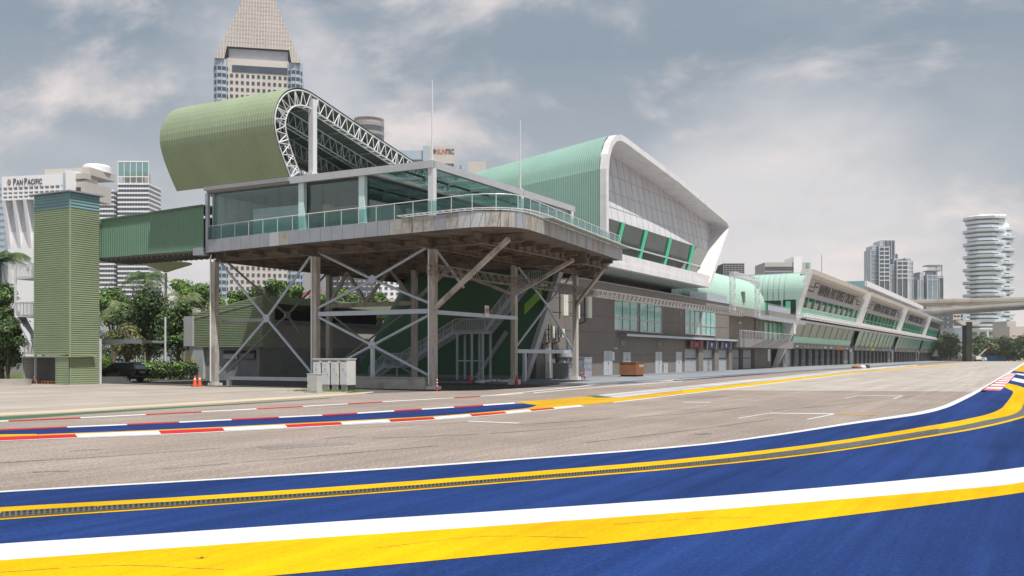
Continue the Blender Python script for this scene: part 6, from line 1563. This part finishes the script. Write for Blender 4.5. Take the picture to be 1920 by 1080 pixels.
MB().box(su, su+.5, sv-.38, sv+.38, .06, 1.12).build('body', 'cabinet_grey', t); MB().box(su-.02, su+.53, sv-.41, sv+.41, 1.12, 1.17).build('lid', 'cabinet_grey', t); MB().box(su-.15, su+.6, sv-.5, sv+.5, 0, .06).build('plinth', 'concrete', t)
MB().box(su-.02, su, sv-.36, sv+.36, .12, 1.08).build('door', 'cabinet_grey', t); MB().box(su-.04, su-.02, sv-.34, sv-.31, .55, .66).build('handle', 'mark_dark', t); MB().box(su-.025, su-.02, sv-.33, sv-.08, .18, .36).build('vent', 'pale_grey', t)
random.seed(21); mb = MB(wd)
for _ in range(1500):
    q = random.random(); c = gr(558, 733).lerp(gr(672, 734), q)+Vector((random.gauss(0, .3), random.gauss(0, .5), 0)); h = random.uniform(.04, .13); a = random.random()*3.14
    dx = Vector((math.cos(a)*.02, math.sin(a)*.02, 0)); mb.add([c-dx, c+dx, c+Vector((random.gauss(0, .04), 0, h))], [(0, 1, 2)])
o = mb.build('grass_tufts', 'leaf_bright'); o['kind'] = 'stuff'
# ---------------------------------------------------------------- traffic cones and posts
def cone(label, pos, h=.75, m='cone_orange', proto={}):
    if m not in proto:
        t = thing('traffic_cone', label, 'traffic cone', (0, 0, 0), 'traffic cones around the terrace')
        MB(wd).box(-.2, .2, -.2, .2, 0, .035).build('base', 'mark_dark', t)
        b = MB(wd).lathe((0, 0, 0), [(.155, .035), (.03, .75), (.02, .76)], 18).build('cone', m, t)
        MB(wd).lathe((0, 0, 0), [(.078, .48), (.060, .58)], 18).build('reflective_band', 'reflective' if m == 'cone_orange' else m, b)
        proto[m] = t
    else: t = copy_tree(proto[m])
    t.location = pos; t['label'] = label; s_ = h/.75; t.scale = (s_, s_, s_); return t
cone('left of two orange cones before the leftmost column', tuple(gr(365.5, 725)), .80); cone('right of two orange cones before the leftmost column', tuple(gr(374.5, 724.6)), .80)
cone('orange cone behind the crossed brace near the grey vent wall', tuple(gr(479, 709.5)), .78); 
cone('dark red cone in the shade behind the left cabinet', tuple(gr(570.5, 709.5)), .9, 'cone_red'); cone('red cone in the shade beside the stair posts', tuple(gr(881.5, 719.5)), .70, 'cone_red'); cone('red cone at the foot of the fourth column beside wrapped bags', tuple(gr(968.5, 722)), .78, 'cone_red')
cone('small white and dark cone next to the orange cone by the vent wall', tuple(gr(485, 710)), .8)
def bollard(label, pos, h=.8, white=False):
    t = thing('lane_post', label, 'bollard', pos, 'flexible lane posts'); p = tuple(pos)
    MB(wd).lathe(p, [(.13, 0), (.13, .04)], 12).build('base', 'mark_dark', t); MB(wd).lathe(p, [(.05, .04), (.045, h)], 10).build('post', 'cone_red', t)
    for z in ((.3, .5, .68) if white else (.55,)): MB(wd).lathe(p, [(.053, z), (.052, z+.07)], 10).build('band', 'reflective', t)
bollard('red and white flexible post at the foot of the third column', gr(819.5, 733), .78, True)
bollard('plain red flexible post by the ribbed grey bin', gr(1090.3, 711.2, .15), .85); bollard('banded red and white flexible post by the ribbed grey bin', gr(1096.6, 711.2, .15), .9, True)
# wrapped bags
random.seed(31)
labs = ['white wrapped bag at the left end of the row by the column', 'white wrapped bag second from the left in the row', 'white wrapped bag in the middle of the row by the column', 'white wrapped bag beside the red cone', 'flat white wrapped bag lying in front of the row', 'flat white wrapped bag near the stair posts']
for i, (x, y) in enumerate(((911, 719), (922, 718), (934, 717.5), (952, 717), (943, 719), (900, 719.5))):
    c = gr(x, y); mb = MB(wd)
    prof = [(.33, 0), (.42, .09), (.36, .22), (.15, .30)]
    mb.lathe(tuple(c), prof, 12); mb.v = [v+Vector((random.gauss(0, .05), random.gauss(0, .05), random.uniform(0, .05))) for v in mb.v]
    tagit(mb.build('wrapped_bag', 'plastic_wrap', origin=tuple(c), smooth=True), labs[i], 'bag', 'wrapped bags by the fourth column')
# ---------------------------------------------------------------- equipment on and before the brown wall
def wu(x, v=-40): return wall(x, 660, v)[0]
def W(name, m, u0, u1, v0, v1, z0, z1, p): return MB().box(u0, u1, v0, v1, z0, z1).build(name, m, p)
a, b = wu(1162.5, -37.6), wu(1187, -37.6); zg = .15
t = thing('timber_crate', 'rust brown timber crate on the pale apron before the brown wall', 'crate', uv(a, -38, zg))
ca = gr(1162, 706, .15); cu, cv = ca.x*UX+ca.y*UY, ca.x*VX+ca.y*VY
cl_, cw, ch = 2.1, 1.75, 1.42
MB().box(cu, cu+cl_, cv, cv+cw, .32, zg+ch).build('box', 'crate', t)
mb = MB()
for k in range(6): mb.box(cu+.05+k*(cl_-.2)/5, cu+.17+k*(cl_-.2)/5, cv+cw, cv+cw+.04, .3, zg+ch)
mb.build('battens', 'crate', t)
mb = MB()
for k in range(5): mb.box(cu+.1+k*.44, cu+.26+k*.44, cv+.05, cv+cw, .15, .32)
mb.build('skids', 'dark_recess', t); MB().box(cu-.05, cu+cl_+.05, cv-.05, cv+cw+.06, zg+ch, zg+ch+.05).build('lid', 'crate', t)
mb = MB()
for k in range(4): mb.box(cu+.9+k*.28, cu+1.02+k*.28, cv+cw+.045, cv+cw+.05, 1.1, 1.35)
mb.build('stencil_marks', 'mark_white', t)['kind'] = 'stuff'
def antenna(label, x0, x1, z0, z1, v=-38.8, pipe=True):
    a, b = wu(x0, v), wu(x1, v); t = thing('antenna_panel', label, 'antenna', uv(a, v, z0), 'antenna panels around the last column')
    W('panel', 'antenna', a, a+max(.3, (b-a)), v-.12, v+.12, z0, z1, t)
    MB().tube([(a+.1, v-.35, z0-.3), (a+.1, v-.35, z1+.2)], .05).build('mount_pipe', 'black_metal', t)
    for z in (z0+.3, z1-.3): MB().beam((a+.1, v-.1, z), (a+.1, -40.0, z), .05).build('bracket', 'black_metal', t)
    if pipe: MB().tube([(a+.1, v-.2, z0), (a+.1, v-.2, z0-.35), (a+.05, -39.8, z0-.55), (a-.6, -39.9, z0-.6), (a-.6, -39.9, 2.6)], .06).build('cable', 'black_metal', t)
    return t
antenna('larger pale antenna panel left of the last column', 1055, 1063.5, 6.0, 7.95, -38.5, False); antenna('pale antenna panel on a black pipe right of the last column', 1101.5, 1108, 6.0, 8.2, -38.8)
antenna('narrow pale antenna panel hard against the last column', 1083, 1085.5, 5.8, 7.7, -38.5, False)
antenna('small yellowish antenna panel beside the leaning beam', 1034, 1038, 3.9, 5.0, -39.3, True); antenna('small grey antenna unit with tangled cables', 1052, 1057, 4.0, 4.8, -39.3, True)
t = thing('meter_board', 'black wall board holding rows of pale meters above the louvred bin', 'meter board', uv(wu(1050), -39.9, 2))
W('panel', 'black_metal', wu(1041), wu(1061.5), -40, -39.8, 1.75, 2.85, t)
for k in range(4): W('meter', 'cabinet_white', wu(1044)+k*.42, wu(1044)+.33+k*.42, -39.8, -39.65, 2.3, 2.7, t)
W('lower_box', 'cabinet_white', wu(1046), wu(1051.5), -39.9, -39.5, .9, 1.75, t); W('pipe_rack', 'black_metal', wu(1042), wu(1044), -40, -39.8, .15, 1.75, t)
def bin_(label, x0, x1, v, z1, m, d=1.2):
    a, b = wu(x0, v), wu(x1, v); t = thing('ribbed_housing', label, 'housing', uv(a, v, .15))
    W('box', m, a, b, v-d, v, .15, z1, t); mb = MB()
    for k in range(int((z1-.3)/.12)): mb.box(a-.04, b, v, v+.03, .25+k*.12, .31+k*.12)
    mb.build('louvre', 'galv', t); W('lid', 'roof_edge', a-.05, b+.05, v-d-.05, v+.06, z1, z1+.05, t); return t, a, b
bin_('dark louvred housing left of the last column', 1066, 1079.5, -37.0, 1.55, 'grey_wall', 1.6)
t, a, b = bin_('blue grey ribbed housing right of the last column with a round drum behind', 1095.5, 1109.5, -37.2, 2.05, 'steel_blue', 1.6)
tagit(MB().lathe(((a+b)/2-1.2, -39.0, 2.1), [(.62, 0), (.66, .04), (.66, .38), (.60, .42)], 16).build('round_drum', 'pale_grey'), 'pale round drum on top behind the ribbed housing', 'drum')
# small debris near second bay
t = thing('sandbag_pile', 'small brown and white pile on the apron before the garages', 'pile', gr(1606, 690.4, .15)); c = gr(1606, 690.4, .15)
MB(wd).lathe(tuple(c), [(.8, 0), (.85, .25), (.3, .55)], 10).build('brown_cover', 'crate', t); MB(wd).lathe((c.x+1.2, c.y+.4, .15), [(.6, 0), (.6, .25), (.25, .5)], 10).build('white_sack', 'plastic_wrap', t); MB(wd).lathe((c.x+2.1, c.y+.5, .15), [(.4, 0), (.4, .4), (.2, .6)], 8).build('dark_box', 'mark_dark', t)
# ---------------------------------------------------------------- camera, light, sky
cam = bpy.data.cameras.new('camera'); co = bpy.data.objects.new('camera', cam); COL.objects.link(co)
co.location = (0, 0, CH); co.rotation_euler = (math.radians(90), 0, 0); cam.sensor_width = 36; cam.lens = 36*F/1920; cam.shift_y = (HY-540)/1920; cam.clip_end = 9000; cam.clip_start = .1
sc.camera = co
sdir = (uv(-.20, .40)-uv(0, 0))+Vector((0, 0, 1)); sdir.normalize()
sl = bpy.data.lights.new('sun', 'SUN'); sl.energy = 5.0; sl.angle = math.radians(.6); sl.color = (1, .955, .89)
so = bpy.data.objects.new('sun', sl); COL.objects.link(so); so.rotation_euler = sdir.to_track_quat('Z', 'Y').to_euler()
el = math.asin(sdir.z); az = math.atan2(sdir.x, sdir.y)
w = bpy.data.worlds.new('World'); sc.world = w; w.use_nodes = True; nt = w.node_tree; N = nt.nodes; L = nt.links
for n_ in list(N): N.remove(n_)
out = N.new('ShaderNodeOutputWorld'); bg = N.new('ShaderNodeBackground'); bg.inputs['Strength'].default_value = 1.0
sky = N.new('ShaderNodeTexSky'); sky.sky_type = 'NISHITA'; sky.sun_disc = False; sky.sun_elevation = el; sky.sun_rotation = az; sky.air_density = 1.2; sky.dust_density = 2.5
b1 = N.new('ShaderNodeBackground'); b1.inputs['Strength'].default_value = .08; L.new(sky.outputs[0], b1.inputs['Color'])
tc = N.new('ShaderNodeTexCoord'); sep = N.new('ShaderNodeSeparateXYZ'); L.new(tc.outputs['Generated'], sep.inputs[0])
def math_(op, a, b=None):
    n_ = N.new('ShaderNodeMath'); n_.operation = op
    for i, x in enumerate((a, b)):
        if x is None: continue
        if isinstance(x, (int, float)): n_.inputs[i].default_value = x
        else: L.new(x, n_.inputs[i])
    return n_.outputs[0]
# cloud sheet: project the direction on a flat layer so that clouds flatten towards the horizon
zc_ = math_('ADD', math_('MAXIMUM', sep.outputs['Z'], 0.0), .42)
cx = math_('DIVIDE', sep.outputs['X'], zc_); cy = math_('DIVIDE', sep.outputs['Y'], zc_)
cmb = N.new('ShaderNodeCombineXYZ'); L.new(cx, cmb.inputs[0]); L.new(cy, cmb.inputs[1])
def sn(scale, det, off, rg=.55, dist=.3):
    mp = N.new('ShaderNodeMapping'); mp.inputs['Location'].default_value = off; L.new(cmb.outputs[0], mp.inputs[0])
    n_ = N.new('ShaderNodeTexNoise'); n_.inputs['Scale'].default_value = scale; n_.inputs['Detail'].default_value = det; n_.inputs['Roughness'].default_value = rg; n_.inputs['Distortion'].default_value = dist
    L.new(mp.outputs[0], n_.inputs['Vector']); return n_.outputs['Fac']
def ramp(fac, stops):
    r = N.new('ShaderNodeValToRGB'); e = r.color_ramp.elements
    e[0].position, e[0].color = stops[0][0], (*stops[0][1], 1); e[1].position, e[1].color = stops[-1][0], (*stops[-1][1], 1)
    for p_, c_ in stops[1:-1]: x = e.new(p_); x.color = (*c_, 1)
    L.new(fac, r.inputs[0]); return r.outputs[0]
def mixc(f, a, b):
    x = N.new('ShaderNodeMix'); x.data_type = 'RGBA'; L.new(f, x.inputs['Factor']); L.new(a, x.inputs['A']); L.new(b, x.inputs['B']); return x.outputs['Result']
low = ramp(sep.outputs['Z'], [(0.0, (.79, .75, .755)), (.10, (.75, .72, .725)), (.20, (.68, .66, .67)), (.45, (.44, .48, .55)), (1.0, (.48, .53, .60))])
dark = ramp(sep.outputs['Z'], [(0.0, (.70, .68, .69)), (.13, (.44, .47, .51)), (.3, (.235, .30, .37)), (1.0, (.36, .42, .48))])
warm = ramp(sep.outputs['Z'], [(0.0, (.90, .80, .77)), (.2, (.86, .76, .73)), (1.0, (.7, .68, .68))])
def rng(f, a, b):
    r = N.new('ShaderNodeMapRange'); r.interpolation_type = 'SMOOTHSTEP'; r.inputs['From Min'].default_value = a; r.inputs['From Max'].default_value = b; L.new(f, r.inputs['Value']); return r.outputs[0]
bias = math_('MULTIPLY', math_('SUBTRACT', .17, sep.outputs['Z']), .9)
c = mixc(rng(math_('ADD', sn(1.5, 6, (2.7, .9, 0), .5), bias), .38, .58), dark, low)
c = mixc(math_('MULTIPLY', rng(sn(2.6, 7, (4.2, 2.0, 0), .58), .49, .66), .9), c, warm)
c = mixc(math_('MULTIPLY', rng(sn(3.4, 6, (7.1, 3.3, 0), .55), .44, .66), .38), c, dark)
b2 = N.new('ShaderNodeBackground'); L.new(c, b2.inputs['Color'])
ms = N.new('ShaderNodeMixShader'); ms.inputs[0].default_value = .92; L.new(b1.outputs[0], ms.inputs[1]); L.new(b2.outputs[0], ms.inputs[2]); L.new(ms.outputs[0], out.inputs['Surface'])
vs = sc.view_settings; vs.view_transform = 'Standard'; vs.look = 'None'; vs.exposure = .14; vs.gamma = 1; vs.use_curve_mapping = False
sc.cycles.max_bounces = 6; sc.cycles.transparent_max_bounces = 12; sc.cycles.diffuse_bounces = 3; sc.cycles.caustics_reflective = False; sc.cycles.caustics_refractive = False; sc.cycles.use_denoising = True
hz = MB(wd).box(-1600, 1700, -55, 1450, -1.2, 260).build('haze', 'concrete', recalc=True); hz['kind'] = 'stuff'
hm = bpy.data.materials.new('haze'); hm.use_nodes = True; hn = hm.node_tree; hn.nodes.remove(hn.nodes['Principled BSDF'])
pv_ = hn.nodes.new('ShaderNodeVolumePrincipled'); pv_.inputs['Color'].default_value = (.95, .96, .98, 1); pv_.inputs['Density'].default_value = .00015; pv_.inputs['Anisotropy'].default_value = .2
hn.links.new(pv_.outputs[0], hn.nodes['Material Output'].inputs['Volume']); hz.data.materials[0] = hm
texts_to_mesh()
for o in bpy.data.objects:
    if '_o' in o: del o['_o']
